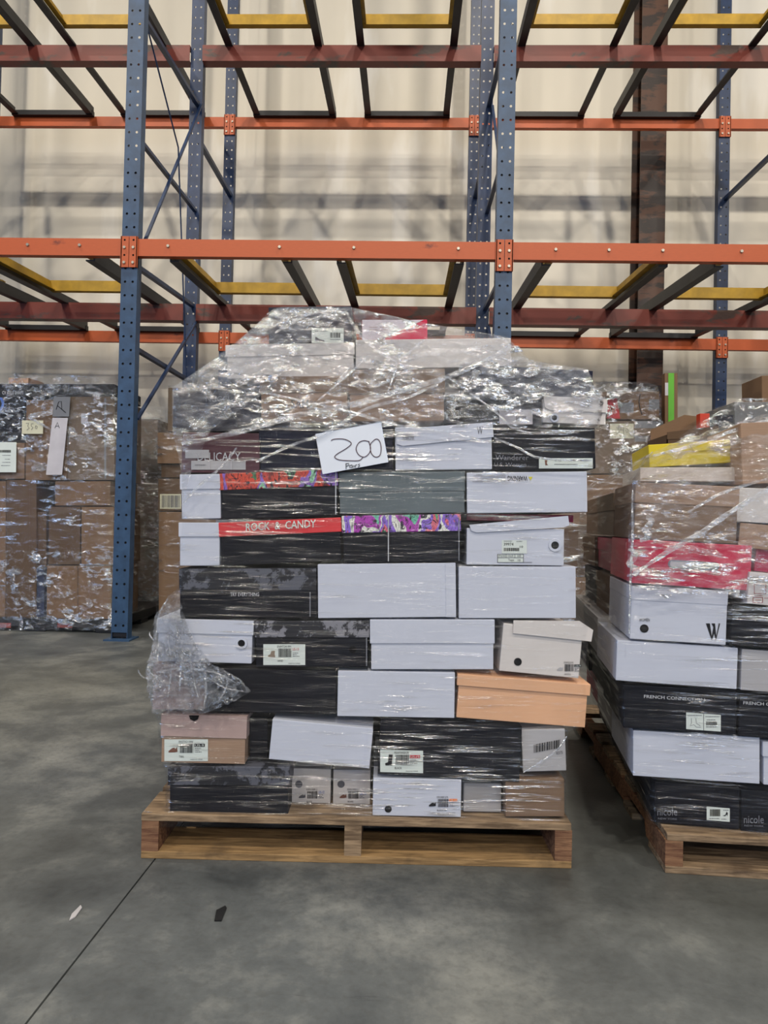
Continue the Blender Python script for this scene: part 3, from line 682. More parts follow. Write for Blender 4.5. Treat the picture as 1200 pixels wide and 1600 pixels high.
# --- bottom course
b_ = mk('black shoe box with a grey camouflage lid in the bottom left corner', (260,1197),(449,1197),(450,1275),(265,1274), .33, 'black_board', lid=.38, lidmat='camo_dark', off=.0, over=.004, lidlabel='lid with dark camouflage print')
b_ = mk('narrow white shoe box end with round hole, left one of the two on the deck', (454,1200),(516,1202),(516,1259),(454,1258), .28, 'cream_board', off=.07)
b_.hole(467, 1225, 6, False, 'grey_ink'); b_.size_label(462, 1230, 513, 1258, 'EXPLORER 2', 'BLACK', None, 'shoe', has_paper=False, seed=6, shoemat='grey_ink'); b_.text('US-12', 498, 1235, 507, 1239, 'blue_ink', y=-.003)
b_ = mk('narrow white shoe box end with a tiny brown shoe picture, right one of the two', (520,1202),(578,1204),(578,1260),(520,1259), .28, 'cream_board', off=.07)
b_.hole(533, 1225, 6, False, 'grey_ink'); b_.size_label(526, 1230, 577, 1258, 'EXPLORER 2', 'BROWN', None, 'shoe', has_paper=False, seed=7); b_.text('US-12', 562, 1237, 572, 1241, 'blue_ink', y=-.003)
b_ = mk('white shoe box with a round hole and orange size print on the pallet front edge', (582,1212),(720,1222),(720,1277),(582,1274), .33, 'white_board', off=-.004)
b_.hole(606.5, 1264, 5.5, False); b_.size_label(665, 1242, 718, 1272, 'EXPLORER 2LTR', 'BLACK-TN', 'orange_ink', 'shoe', has_paper=False, size='US-13', seed=8, shoemat='ink')
b_ = mk('small grey-beige shoe box end beside the brown carton on the pallet', (724,1222),(783,1226),(783,1269),(724,1268), .28, 'grey_board', off=.03)
b_ = mk('plain brown cardboard box in the bottom right corner of the stack', (790,1225),(883,1209),(882,1276),(790,1276), .33, 'kraft_dark', off=.0)

# boxes filling the pallet behind the front row
proto = {}
cols_ = ['white_board', 'black_board', 'kraft', 'grey_board', 'navy_board', 'cream_board']
rnd = random.Random(3); FH = .1135
col_w = dict(white_board='white', black_board='black', kraft='brown', grey_board='grey', navy_board='navy', cream_board='cream')
ord_ = ['lowest', 'second', 'third', 'fourth', 'fifth', 'sixth', 'seventh', 'eighth', 'ninth']
for lay in range(2):
    for r_ in range(9):
        for c_ in range(3):
            mt = rnd.choice(cols_)
            w0 = .31
            if mt not in proto:
                proto[mt] = (cham_mesh(0, 0, 0, w0, .33, FH-.006), cham_mesh(-.002, -.002, FH*.62, w0+.002, .332, FH-.002))
            u0 = .055+c_*.318+rnd.uniform(0, .006)
            if r_ == 8: u0 = .10+c_*.30 if False else u0
            t = tag(empty('shoe_box', MB2.mat(u0, .385+lay*.345, ZT+.002+r_*FH)), f'{col_w[mt]} box {("behind the front row","at the rear")[lay]}, {("left","middle","right")[c_]} column, {ord_[r_]} layer of the stack', 'box', 'boxes behind the front row of the tall stack')
            link_mesh('body', proto[mt][0], mt, t); link_mesh('lid', proto[mt][1], mt, t)

# the handwritten sign
class Sheet: pass
sg = Box(MB2, 'white paper sign handwritten 200 Pairs taped on the front of the stack', (504,741), (607,722), 64, .001, 'note_paper', name='paper_sign', cat='sign', off=-.014)
def hand(bx, name, pts, r, mat='brown_ink', y=-.0012, sm=True, fr=None):
    P = [bx.lp(*p) for p in pts]; P = [(a, y, b) for a, b in P]
    if sm: P = spline(P, 6)
    return tube(name, P, r, mat, bx.root, 5, .3)
ox = lambda x, y: (480+x*.11667, 650+y*.11667)
hand(sg, 'handwriting', [ox(*p) for p in [(320,330),(370,310),(500,312),(590,365),(530,430),(400,510),(370,555),(440,590),(600,600),(700,595),(745,555)]], .0010)
hand(sg, 'handwriting', [ox(*p) for p in [(835,345),(760,330),(690,360),(655,440),(690,520),(765,550),(830,500),(850,430),(825,345)]], .0010)
hand(sg, 'handwriting', [ox(*p) for p in [(850,370),(920,310),(970,340),(990,440),(970,530),(910,548),(860,500),(845,420),(850,370)]], .0010)
for pts in ([(520,640),(522,710)], [(515,640),(555,635),(560,660),(520,675)], [(600,655),(570,665),(570,692),(600,690),(605,655),(612,692)], [(625,660),(630,690)], [(648,690),(646,660),(668,652)], [(705,640),(682,650),(705,668),(680,685)]):
    hand(sg, 'handwriting', [ox(*p) for p in pts], .0009, 'ink', sm=False)

# ------------------------------------------------------------------ stretch wrap
def sheet_mesh(fn, nu, nv):
    mb = MB(); mb.v = [tuple(fn(i/nu, j/nv)) for j in range(nv+1) for i in range(nu+1)]
    mb.f = [(j*(nu+1)+i, j*(nu+1)+i+1, (j+1)*(nu+1)+i+1, (j+1)*(nu+1)+i) for j in range(nv) for i in range(nu)]
    me = mb.mesh(); me.polygons.foreach_set('use_smooth', [True]*len(me.polygons)); return me
def nz(x, y, z=0): return noise.noise(Vector((x, y, z)))
def wrap_tube(fr, Ltab, Rtab, y0, y1, depth, off, label, mats, parts_split, seedz=0, amp=.0022, rows=210, cols=150, dleft=0, dright=0, name='stretch_wrap', rel=None, group=None, lean=None):
    """front sheet between the two outlines, side sheets going back, back sheet; parts by height"""
    t = tag(empty(name, fr.mat(0, 0, 0)), label, 'stretch wrap', group)
    inv = t.matrix_world.inverted()
    def front(u, y):
        xl = interp(Ltab, y); xr = interp(Rtab, y); x = xl+(xr-xl)*u
        o = off+(lean(x, y) if lean else 0)
        p = fr.px(x, y, o)
        uu = x*.01; zz_ = y*.01
        d = nz(uu*.8, zz_*9, seedz)*amp+nz(uu*2.2+zz_*1.5, zz_*22, seedz+3)*amp*.6
        e = min(u, 1-u)*abs(xr-xl)
        d += max(0, 1-e/14)**2*.012
        return inv @ (p+fr.w*d)
    for nm, mat, ya, yb in parts_split:
        nr = max(6, int(rows*(yb-ya)/(y1-y0)))
        link_mesh(nm, sheet_mesh(lambda u, v: front(u, yb+(ya-yb)*v), cols, nr), mat, t)
    for sgn, u_ in ((0, 0.0), (1, 1.0)):
        def sidef(a_, v):
            y = y1+(y0-y1)*v; p = front(u_, y)
            o = Vector((nz(a_*7, y*.05, 9+sgn)*.006, 0, 0))
            q = Vector((p.x, p.y+a_*depth, p.z))
            return q+o
        link_mesh('side_sheet', sheet_mesh(sidef, 30, rows//2), mats[0], t)
    def backf(u, v):
        y = y1+(y0-y1)*v; a_ = front(0, y); b_2 = front(1, y); p = a_.lerp(b_2, u); return Vector((p.x, p.y+depth, p.z))
    link_mesh('rear_sheet', sheet_mesh(backf, 20, rows//4), mats[0], t)
    return t, inv
ML = [(479,432),(486,424),(545,351),(605,267),(672,267),(700,282),(735,280),(812,280),(885,277),(935,272),(965,243),(1035,233),(1108,234),(1125,242),(1195,250),(1215,257),(1270,256),(1276,221),(1293,221)]
MR = [(479,553),(503,665),(525,796),(545,812),(562,826),(577,921),(628,949),(690,933),(735,930),(747,919),(800,918),(816,891),(880,890),(890,901),(967,902),(974,924),(1005,919),(1065,917),(1070,922),(1137,916),(1145,890),(1205,887),(1276,886),(1282,894),(1293,894)]
ML = [(a, b) for a, b in ML]; MR = [(a, b) for a, b in MR]
wrap, winv = wrap_tube(MB2, ML, MR, 479, 1293, 1.12, -.010, 'clear stretch wrap pulled around the tall middle stack of shoe boxes', ['film_side'],
    [('upper_sheet', 'film_top', 479, 668), ('front_sheet', 'film_front', 668, 1293)], rows=230, cols=170)
# the second, looser ply over the shoulders
def ply(fr, pts_tab_l, pts_tab_r, ya, yb, off, amp, mat, par, inv, nm='loose_ply', nu=90, nv=70, fq=1.0, seed=0):
    def fn(u, v):
        y = yb+(ya-yb)*v; xl = interp(pts_tab_l, y); xr = interp(pts_tab_r, y); x = xl+(xr-xl)*u
        d = nz(x*.05*fq, y*.07*fq, seed)*amp+nz(x*.13*fq, y*.16*fq, seed+4)*amp*.6+abs(nz(x*.28*fq, y*.3*fq, seed+7))*amp*.5
        return inv @ (fr.px(x, y, off)+fr.w*(-abs(d)))
    return link_mesh(nm, sheet_mesh(fn, nu, nv), mat, par)
ply(MB2, [(482,428),(545,360),(605,270),(672,270),(735,284),(790,284)], [(482,548),(545,470),(610,420),(672,330),(735,300),(790,286)], 482, 790, -.016, .010, 'film_top', wrap, winv, seed=2)
ply(MB2, [(540,640),(560,560),(600,520),(625,700)], [(540,810),(562,826),(577,918),(600,925),(625,945)], 540, 625, -.014, .008, 'film_top', wrap, winv, seed=5)
# rope-like folds
def fold(fr, pts, r, par, inv, off=-.02, mat='film_fold', rf=None, n=10, nm='fold'):
    P = spline([inv @ fr.px(x, y, off) for x, y in pts], n)
    rnd2 = random.Random(len(pts)+int(pts[0][0])); P = [p+Vector((rnd2.uniform(-1, 1), 0, rnd2.uniform(-1, 1)))*.0006 for p in P]
    return tube(nm, P, r*1.7, mat, par, 7, .22, rf or (lambda t: .45+.55*sin(pi*min(1, max(0, t)))**.5+.12*sin(t*40)))
fold(MB2, [(284,693),(330,685),(400,668),(470,648),(560,630),(620,612),(690,592),(745,570),(800,540)], .0042, wrap, winv)
fold(MB2, [(400,722),(450,698),(510,676),(570,640),(640,620),(700,590)], .0024, wrap, winv)
fold(MB2, [(540,486),(560,520),(590,548),(620,566)], .0022, wrap, winv)
fold(MB2, [(620,566),(640,550),(664,530)], .0016, wrap, winv); fold(MB2, [(620,566),(614,590),(606,612)], .0014, wrap, winv)
fold(MB2, [(420,615),(480,628),(540,642),(620,664),(700,675),(760,690)], .0022, wrap, winv)
fold(MB2, [(480,640),(545,585),(575,555)], .0014, wrap, winv); fold(MB2, [(430,520),(480,492),(530,482)], .0022, wrap, winv)
fold(MB2, [(284,790),(310,760),(345,730),(370,700)], .0020, wrap, winv); fold(MB2, [(772,684),(810,700),(845,716),(925,720)], .0018, wrap, winv)
fold(MB2, [(817,1208),(845,1190),(870,1172),(886,1150)], .0013, wrap, winv); fold(MB2, [(700,590),(770,640),(800,668),(830,676)], .0016, wrap, winv)
fold(MB2, [(225,1268),(245,1273),(262,1278)], .0016, wrap, winv, off=-.01)
# crumpled tail on the left
TL = [(922,274),(960,244),(1000,240),(1030,234),(1045,229),(1060,231),(1080,233),(1095,236),(1114,240)]
TR = [(922,279),(960,288),(1000,303),(1035,330),(1060,376),(1080,393),(1095,366),(1114,322)]
ply(MB2, TL, TR, 922, 1114, -.012, .022, 'film_tail', wrap, winv, 'crumpled_tail', 110, 120, 1.6, 11)
ply(MB2, TL, [(a, b-18) for a, b in TR], 930, 1110, -.024, .020, 'film_tail', wrap, winv, 'crumpled_tail', 90, 100, 2.2, 21)
for pts in ([(300,1046),(340,1052),(372,1070)], [(262,1000),(268,1040),(262,1090)], [(330,1062),(352,1075),(380,1080)], [(246,1050),(280,1044),(318,1046)], [(296,1010),(300,1050),(310,1090)], [(340,1098),(352,1078),(356,1062)], [(232,1060),(222,1057),(215,1046)], [(240,1000),(235,994),(234,988)], [(262,935),(248,962),(243,1000)], [(286,1000),(283,1040),(280,1080)], [(320,1050),(322,1080),(318,1105)]):
    fold(MB2, pts, .0011, wrap, winv, off=-.035, nm='tail_wisp')

# ------------------------------------------------------------------ right stack
ra = RP.px(1020, 1290, .05)
RF = Frame((ra.x, ra.y), radians(-7.5))
GR = 'shoe boxes of the right wrapped stack'
def rk(label, tl, tr, br, bl, depth, mat, **k):
    h = ((bl[1]-tl[1])+(br[1]-tr[1]))/2
    return Box(RF, label, bl, br, h, depth, mat, group=GR, **k)
b_ = rk('brown kraft shoe box with a deep lid on top of the right stack', (992,756),(1146,760),(1150,850),(990,841), .30, 'kraft_dark', off=-.05, lid=.36, lidmat='kraft', over=.002)
b_ = rk('white shoe box beside the brown kraft lid on the right stack', (1149,760),(1290,770),(1290,822),(1149,815), .30, 'cream_board', off=-.04)
b_ = rk('brown kraft shoe box under the white one, cut by the picture edge', (1153,818),(1290,828),(1290,868),(1153,855), .30, 'kraft', off=-.04)
b_ = rk('yellow shoe box with a fold-over lid on the right stack', (1015,694),(1155,688),(1150,722),(1015,730), .25, 'yellow_board', off=.25)
b_.poly('lid_flap', [(1076,694),(1154,688),(1156,697),(1150,700),(1084,705)], 'yellow_board', th=.004, y=-.001)
b_ = rk('pale white shoe box supporting the yellow one on the right stack', (1000,733),(1150,728),(1150,752),(1000,752), .28, 'cream_board', off=.22)
b_ = rk('brown kraft shoe box sloping beside the yellow one on the right stack', (1160,668),(1290,650),(1290,752),(1160,756), .30, 'kraft', off=.16)
b_ = rk('hot pink box with a grey carrying handle in the right stack', (989,842),(1174,855),(1172,923),(987,911), .33, 'pink_board', off=-.05)
n_ = 12; hp = [(1050+6.5*cos(pi/2+pi*i/n_), 881-6.5*sin(pi/2+pi*i/n_)) for i in range(n_+1)]+[(1117+6.5*cos(-pi/2+pi*i/n_), 885-6.5*sin(-pi/2+pi*i/n_)) for i in range(n_+1)]
hd = b_.poly('carry_handle', hp, 'chrome_grey', th=.002, label='grey oval carrying handle')
hp2 = [(1050+4*cos(pi/2+pi*i/n_), 881-4*sin(pi/2+pi*i/n_)) for i in range(n_+1)]+[(1117+4*cos(-pi/2+pi*i/n_), 885-4*sin(-pi/2+pi*i/n_)) for i in range(n_+1)]
b_.poly('handle_bar', hp2, 'silver_ink', th=.002, y=-.003, parent=hd)
b_ = rk('white lidded shoe box with a large black letter and round hole', (988,914),(1141,926),(1134,1008),(984,998), .33, 'white_board', off=-.05, lid=.27, lidmat='white_board', over=.001)
b_.hole(1006.5, 982, 6.5); b_.text('WOMEN', 998.5, 966, 1015, 971, 'ink')
b_.poly('large_letter', [(1103,974),(1109,974),(1112,994),(1114.5,980),(1111.5,974),(1117,974),(1119,994),(1123,974.5),(1121,974),(1125,974),(1118.5,1001),(1115.5,990),(1112,1001)], 'ink')
b_ = rk('pale pinkish shoe box with a red printed grid at the right picture edge', (1174,893),(1290,905),(1290,955),(1167,943), .30, 'cream_board', off=-.06)
for r_ in ((1178,912,1197,913),(1178,927,1197,928),(1178,912,1179,928),(1196,912,1197,928),(1176,933,1192,934),(1176,941,1192,942),(1176,933,1177,942),(1191,933,1192,942),(1194,934,1210,935)): b_.rect('grid_rule', *r_, 'tape_red', th=.0003)
b_.lines([(1180, 937, 1189), (1178, 930, 1191)], 'tape_red')
b_ = rk('magenta shoe box behind the pale one at the right picture edge', (1178,858),(1290,868),(1290,905),(1178,892), .30, 'magenta_board', off=-.03)
b_ = rk('plain black shoe box right of the white box with the letter', (1144,946),(1290,956),(1290,1022),(1140,1007), .33, 'black_board', off=-.055)
b_ = rk('long white shoe box with a side label, below the box with the letter', (963,1000),(1150,1014),(1151,1077),(962,1063), .33, 'white_board', off=-.045)
b_ = rk('white shoe box right of the long white one at the picture edge', (1157,1014),(1290,1024),(1290,1088),(1157,1078), .33, 'grey_board', off=-.045)
b_ = rk('black shoe box with silver lettering and a line-drawn boot label', (973,1068),(1150,1082),(1150,1148),(974,1137), .33, 'black_board', off=-.03)
b_.text('FRENCH CONNECTION', 1006, 1085.3, 1101, 1090.3, 'silver_ink', slope=5.5, bold=.012)
p = b_.poly('size_label', [(1072,1139),(1126,1143),(1126,1117),(1072,1113)], 'label_paper'); b_.bars(1103, 1127, 1120, 1133, 'ink', parent=p); b_.rect('label_rule', 1099, 1115, 1099.6, 1141, 'grey_ink', parent=p, y=-.001)
b_.lines([(1074, 1117, 1096), (1102, 1119, 1124), (1104, 1124, 1118), (1103, 1135, 1120)], 'grey_ink', parent=p)
hand_pts = [(1080,1122),(1080,1130),(1078,1134),(1084,1132),(1088,1136),(1095,1136)]
for q in (hand_pts, [(1087,1122),(1088,1130),(1094,1134)]): tube('line_drawn_boot', [(b_.lp(*p_)[0], -.0012, b_.lp(*p_)[1]) for p_ in q], .0005, 'grey_ink', p, 4, .3)
b_ = rk('black shoe box with silver lettering cut by the picture edge', (1154,1084),(1290,1094),(1290,1160),(1154,1150), .33, 'black_board', off=-.03)
b_.text('FRENCH CONNECTION', 1161, 1095.3, 1256, 1100.3, 'silver_ink', slope=5.5, bold=.012)
b_ = rk('bluish white plain shoe box above the bottom row of the right stack', (989,1140),(1187,1155),(1187,1225),(989,1212), .33, 'white_board', off=-.02)
b_ = rk('lilac white lidded shoe box at the picture edge above the bottom row', (1193,1158),(1310,1166),(1310,1234),(1193,1226), .33, 'white_board', off=-.02, lid=.35, lidmat='white_board')
b_ = rk('glossy black shoe box with heeled shoe label, bottom row of right stack', (1022,1222),(1155,1232),(1155,1296),(1022,1285), .33, 'black_board', off=.0, over=.002)
p = b_.poly('size_label', [(1104,1281),(1140,1284),(1140,1263),(1104,1260)], 'label_paper'); b_.bars(1109, 1264, 1125, 1275, 'ink', parent=p); b_.lines([(1130, 1265, 1138), (1108, 1278, 1124), (1127, 1279, 1135)], 'grey_ink', parent=p)
b_.poly('shoe_picture', [(1129,1274),(1133,1273),(1135,1268),(1137,1270),(1136,1275),(1135,1272),(1133,1275)], 'ink', parent=p, y=-.001)
b_.text('nicole', 1027, 1262, 1058, 1274, 'dim_silver'); b_.text('NEW YORK', 1028, 1277, 1058, 1280, 'dim_silver', slope=1)
b_ = rk('glossy black shoe box cut by the picture edge in the bottom row', (1158,1233),(1290,1243),(1290,1308),(1158,1298), .33, 'black_board', off=.0)
b_.text('nicole', 1162, 1274, 1193, 1286, 'dim_silver'); b_.text('NEW YORK', 1163, 1288, 1193, 1291, 'dim_silver', slope=1)
# side column going back, seen through the wrap
rows_ = [(1288, 1224, 1024, 'bottom', ['navy_board', 'black_board']), (1214, 1141, 990, 'second', ['grey_board', 'magenta_board']), (1138, 1070, 975, 'third', ['black_board', 'charcoal_board']),
         (1063, 992, 965, 'fourth', ['grey_board', 'cream_board']), (998, 916, 988, 'fifth', ['kraft_dark', 'charcoal_board']), (910, 845, 989, 'sixth', ['magenta_board', 'kraft_dark']), (840, 758, 994, 'topmost', ['carton_grey', 'kraft_dark'])]
offs_ = [0, -.02, -.03, -.045, -.05, -.05, -.05]
for k, (yb, yt, xl, word, ms) in enumerate(rows_):
    u0, z0 = RF.uz(xl, yb, offs_[k]); u1, z1 = RF.uz(xl, yt, offs_[k])
    for j, mt in enumerate(ms):
        t = tag(empty('shoe_box', RF.mat(u0+.005*((k+j) % 3), offs_[k]+.34+j*.345, z0)), f'{("second","third")[j]} box back on the shaded left side of the right stack, {word} row', 'box', 'boxes on the shaded side of the right stack')
        hh = (z1-z0)*.97
        link_mesh('body', cham_mesh(0, 0, 0, .40, .335, hh), mt, t); link_mesh('lid', cham_mesh(-.003, -.003, hh*.6, .403, .337, hh+.002), mt, t)
# wrap of the right stack
RLt = [(750,990),(842,983),(912,981),(985,978),(990,958),(1062,957),(1068,968),(1136,970),(1140,985),(1212,986),(1219,1016),(1288,1018),(1296,1036),(1312,1037)]
RRt = [(700,1330),(1400,1330)]
def rlean(x, y):
    return interp([(750,-.066),(1010,-.066),(1062,-.060),(1090,-.046),(1150,-.036),(1222,-.018),(1300,-.006)], y)
def sky_y(x, y): return y
wr, wrinv = wrap_tube(RF, RLt, RRt, 750, 1312, 1.08, -.008, 'clear stretch wrap around the right stack of shoe boxes at the picture edge', ['film_side'],
    [('upper_sheet', 'film_right_top', 750, 935), ('front_sheet', 'film_right', 935, 1312)], seedz=40, rows=170, cols=100, lean=rlean)
def rtop(u, v):      # top sheet climbing from the front edge to the peaks and back
    x = 988+(1330-988)*u
    p0_ = RF.px(x, 751, -.074); yk = interp([(988, 745), (1010, 712), (1060, 688), (1200, 645), (1330, 640)], x)
    p1_ = RF.px(x, yk, .24); p2_ = RF.px(x, yk+30, .95)
    p = p0_.lerp(p1_, v*2) if v < .5 else p1_.lerp(p2_, v*2-1)
    s_ = -.022*sin(pi*min(1, v*2)) if v < .5 else 0
    return wrinv @ (p+Vector((0, 0, s_*(.4+abs(nz(x*.03, v*4)))+nz(x*.06, v*12, 3)*.006+nz(x*.2, v*20, 5)*.003)))
link_mesh('top_sheet', sheet_mesh(rtop, 120, 90), 'film_right_top', wr)
def rleft(u, v):     # drape from the front corner to the far peak on the left
    a_ = RF.px(988, 751, -.07).lerp(RF.world(RF.uz(975, 780, 0)[0], 1.0, RF.px(985, 740, .1).z), u)
    b2_ = RF.px(1020, 706, .24)
    return wrinv @ (a_.lerp(b2_, v)+Vector((0, 0, nz(u*6, v*6, 8)*.006)))
link_mesh('top_sheet', sheet_mesh(rleft, 50, 40), 'film_right_top', wr)
fold(RF, [(988,898),(1035,868),(1090,835),(1150,795),(1200,765),(1260,735)], .0036, wr, wrinv, off=-.085)
fold(RF, [(1075,800),(1130,770),(1200,748)], .0022, wr, wrinv, off=-.085); fold(RF, [(988,765),(988,840),(985,905),(983,990)], .0016, wr, wrinv, off=-.078)
fold(RF, [(1010,808),(1018,815),(1008,828),(1014,838),(1000,845)], .0045, wr, wrinv, off=-.09, nm='crumple')
fold(RF, [(985,856),(992,868),(984,880),(994,892),(990,900)], .0045, wr, wrinv, off=-.09, nm='crumple')
fold(RF, [(1020,712),(1080,697),(1150,672),(1240,645)], .003, wr, wrinv, off=.18)

# ------------------------------------------------------------------ cartons on the rack floor
def far_box(fr, label, x0, y0, x1, y1, depth, mat, off=0, group=None, name='carton', **k):
    return Box(fr, label, (x0, y1), (x1, y1), y1-y0, depth, mat, name=name, cat='carton', off=off, group=group, **k)
def far_pallet(fr, x0, x1, y, label, depth=1.1, mat='black_plastic', name='plastic_pallet'):
    u0, _ = fr.uz(x0, 990, 0); u1, _ = fr.uz(x1, 990, 0); zt = max(.10, fr.uz((x0+x1)/2, y, 0)[1])
    t = tag(empty(name, fr.mat(u0, 0, 0)), label, 'pallet', 'pallets on the rack floor'); Wd = u1-u0
    link_mesh('deck', cham_mesh(0, 0, zt-.065, Wd, depth, zt, .004), mat, t)
    for xx in (0, Wd/2-.07, Wd-.14):
        for yy in (0, depth/2-.07, depth-.14): link_mesh('foot', cham_mesh(xx, yy, 0, xx+.14, yy+.14, zt-.064, .004), mat, t)
    return t, zt, u0, u1
def seam(bx, pts, mat='carton_dark'): bx.poly('flap_seam', pts, mat, th=.0008)
AF = Frame((0, 4.86), radians(0)); Yp = 972
pal, zA, uA0, uA1 = far_pallet(AF, -70, 180, 968, 'black plastic pallet with red tape marks under the left cartons')
inv_ = pal.matrix_world.inverted()
for xa, xb in ((-2, 17), (90, 113)):
    p_, q_ = inv_ @ AF.px(xa, 973, 0), inv_ @ AF.px(xb, 981, 0); MB().box(p_.x, -.002, q_.z, q_.x, -.0005, p_.z).build('red_tape', 'tape_red', pal)
GA = 'cartons of the wrapped left pallet'
far_box(AF, 'tall brown carton at the lower left picture edge on the left pallet', -60, 752, 8, 967, .5, 'carton', group=GA)
b_ = far_box(AF, 'tall narrow brown carton left of the dark strap on the left pallet', 9, 750, 56, 967, .5, 'carton_dark', group=GA); seam(b_, [(45,752),(46.5,752),(46.5,966),(45,966)])
b_ = far_box(AF, 'flat dark blue folded strap carton between the lower cartons', 57, 888, 69, 966, .4, 'strap_blue', group=GA, off=.01); b_.lines([(60, 935+i*6, 64) for i in range(5)], 'dim_silver')
far_box(AF, 'brown carton above the dark strap, left pallet', 57, 800, 72, 886, .4, 'carton_dark', group=GA, off=.02)
far_box(AF, 'square brown carton on the deck, left one of the bottom pair', 73, 884, 121, 967, .5, 'carton', group=GA)
far_box(AF, 'square brown carton on the deck, right one of the bottom pair', 122, 884, 173, 967, .5, 'carton', group=GA)
far_box(AF, 'brown carton in the glittering second row, left one', 76, 792, 125, 882, .5, 'carton_dark', group=GA)
far_box(AF, 'brown carton in the glittering second row, right one', 127, 792, 177, 882, .5, 'carton', group=GA)
far_box(AF, 'low wide brown carton below the tall film-covered one', 86, 752, 172, 790, .5, 'carton', group=GA)
b_ = far_box(AF, 'tall brown carton at the upper right of the left pallet under crinkled film', 106, 620, 178, 750, .5, 'carton_grey', group=GA)
b_.rect('tape_strip', 163, 622, 166, 748, 'grey_tape', y=-.001); b_.rect('small_label', 127, 646, 137, 662, 'strip_white')
b_ = far_box(AF, 'brown carton carrying the handwritten number note on the left pallet', 40, 625, 105, 750, .5, 'carton', group=GA)
for nm_, lb_, pl_, mt_, strokes, wr_ in (
        ('paper_strip', 'long white paper strip with a handwritten letter on the left pallet', [(72,742),(97,742),(106,653),(82,653)], 'strip_white', ([(86,669),(90,660),(93,669)], [(87.5,666),(92,666)]), .0022),
        ('plastic_patch', 'square grey plastic patch with a scrawled letter above the white strip', [(82,651),(108,651),(110,620),(84,620)], 'grey_tape', ([(88,640),(92,628),(96,627),(97,640),(90,634),(103,645)],), .0028)):
    b_ = Box(AF, lb_, (pl_[0][0], pl_[0][1]), (pl_[1][0], pl_[0][1]), 1, .001, mt_, name=nm_, cat='label', off=-.034)
    for ch in list(b_.root.children): bpy.data.objects.remove(ch)
    b_.poly('sheet', pl_, mt_, th=.0015, y=0)
    for q in strokes: tube('handwriting', [(b_.lp(*p_)[0], -.0025, b_.lp(*p_)[1]) for p_ in q], wr_, 'ink', b_.root, 5, .3)
b_ = far_box(AF, 'black printed carton with white lettering at the upper left picture edge', -60, 600, 38, 689, .5, 'black_board', group=GA, off=-.005)
b_.text('CV AXLE SHAFT', 4, 611, 37, 616.5, 'silver_ink', y=-.004, bold=.01)
b_.text('TrakMotive', 4, 602, 23, 606, 'dim_silver'); b_.text('CV AXLE SHAFT', 29, 640, 32, 687, 'dim_silver') if False else None
b_.hole(1, 630, 0.1) if False else None
mr = b_.poly('blue_emblem', [(-2,620),(4,622),(6.5,628),(6,636),(2,641),(-2,642),(1,637),(3,631),(1,625)], 'blue_ink')
far_box(AF, 'long flat black carton lying across the top of the left pallet', 40, 600, 178, 617, .5, 'black_board', group=GA, off=.01)
far_box(AF, 'brown carton with a white shipping label at the left picture edge', -60, 692, 38, 748, .5, 'carton', group=GA)
b_ = far_box(AF, 'white shipping label sheet stuck to the left picture edge carton', -14, 691, 25, 738, .002, 'label_paper', group=None, off=-.034, name='shipping_label') 
b_.root['category'] = 'label'
b_.bars(0, 703, 17, 707, 'ink'); b_.lines([(4, 711, 17), (8, 717, 16), (4, 722, 17), (2, 727, 16)], 'grey_ink', th=.8)
b_ = far_box(AF, 'pale yellow note handwritten 350 on the left pallet', 34, 657, 67, 678, .002, 'yellow_note', off=-.034, name='paper_note'); b_.root['category'] = 'note'
for q in ([(41,661.5),(45,661),(43.5,666),(46,669),(42,672)], [(52.5,662),(49,662),(49,666),(52,668),(49,671.5)], [(56,665),(55,669),(57.5,670),(58.5,666.5),(56,665)]):
    tube('handwriting', [(b_.lp(*p_)[0], -.002, b_.lp(*p_)[1]) for p_ in q], .0016, 'grey_ink', b_.root, 5, .3)
b_ = far_box(AF, 'crumpled orange-brown paper lying on top of the left cartons', 13, 590, 44, 599, .3, 'kraft_light', crush=.02, off=.05, name='packing_paper'); b_.root['category'] = 'paper'
wa, wai = wrap_tube(AF, [(598,-60),(985,-70)], [(598,180),(620,182),(800,180),(985,176)], 598, 985, 1.0, -.02, 'crinkled stretch wrap around the cartons of the left pallet', ['film_far'],
    [('upper_sheet', 'film_far_crinkle', 598, 750), ('front_sheet', 'film_far', 750, 860), ('lower_sheet', 'film_far_crinkle', 860, 985)], seedz=60, rows=110, cols=90, amp=.006)
ply(AF, [(583,24),(590,14),(620,10)], [(583,60),(590,160),(620,180)], 584, 620, -.03, .03, 'film_far_crinkle', wa, wai, 'loose_top', 60, 20, 1.5, 31)
fold(AF, [(43,652),(60,660),(80,672)], .006, wa, wai, off=-.04); fold(AF, [(44,652),(60,648),(82,645)], .012, wa, wai, off=-.04)
# second pallet deeper in the same lane
A2 = Frame((0, 6.25), 0); pal2, zA2, _, _ = far_pallet(A2, 20, 268, 935, 'dark pallet deeper in the rack behind the left one')
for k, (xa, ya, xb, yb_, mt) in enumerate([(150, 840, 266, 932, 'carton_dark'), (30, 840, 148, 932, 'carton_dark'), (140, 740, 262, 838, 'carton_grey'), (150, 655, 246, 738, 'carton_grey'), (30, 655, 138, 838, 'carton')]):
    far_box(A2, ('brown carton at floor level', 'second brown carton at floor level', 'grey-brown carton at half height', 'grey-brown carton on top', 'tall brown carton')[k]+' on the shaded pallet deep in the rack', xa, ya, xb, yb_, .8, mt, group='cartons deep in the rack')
wrap_tube(A2, [(640,140),(655,30),(940,20)], [(640,225),(655,248),(735,262),(940,268)], 640, 940, 1.0, -.02, 'stretch wrap around the shaded pallet deep in the rack', ['film_far'], [('front_sheet', 'film_far_crinkle', 640, 940)], seedz=80, rows=70, cols=60, amp=.008)
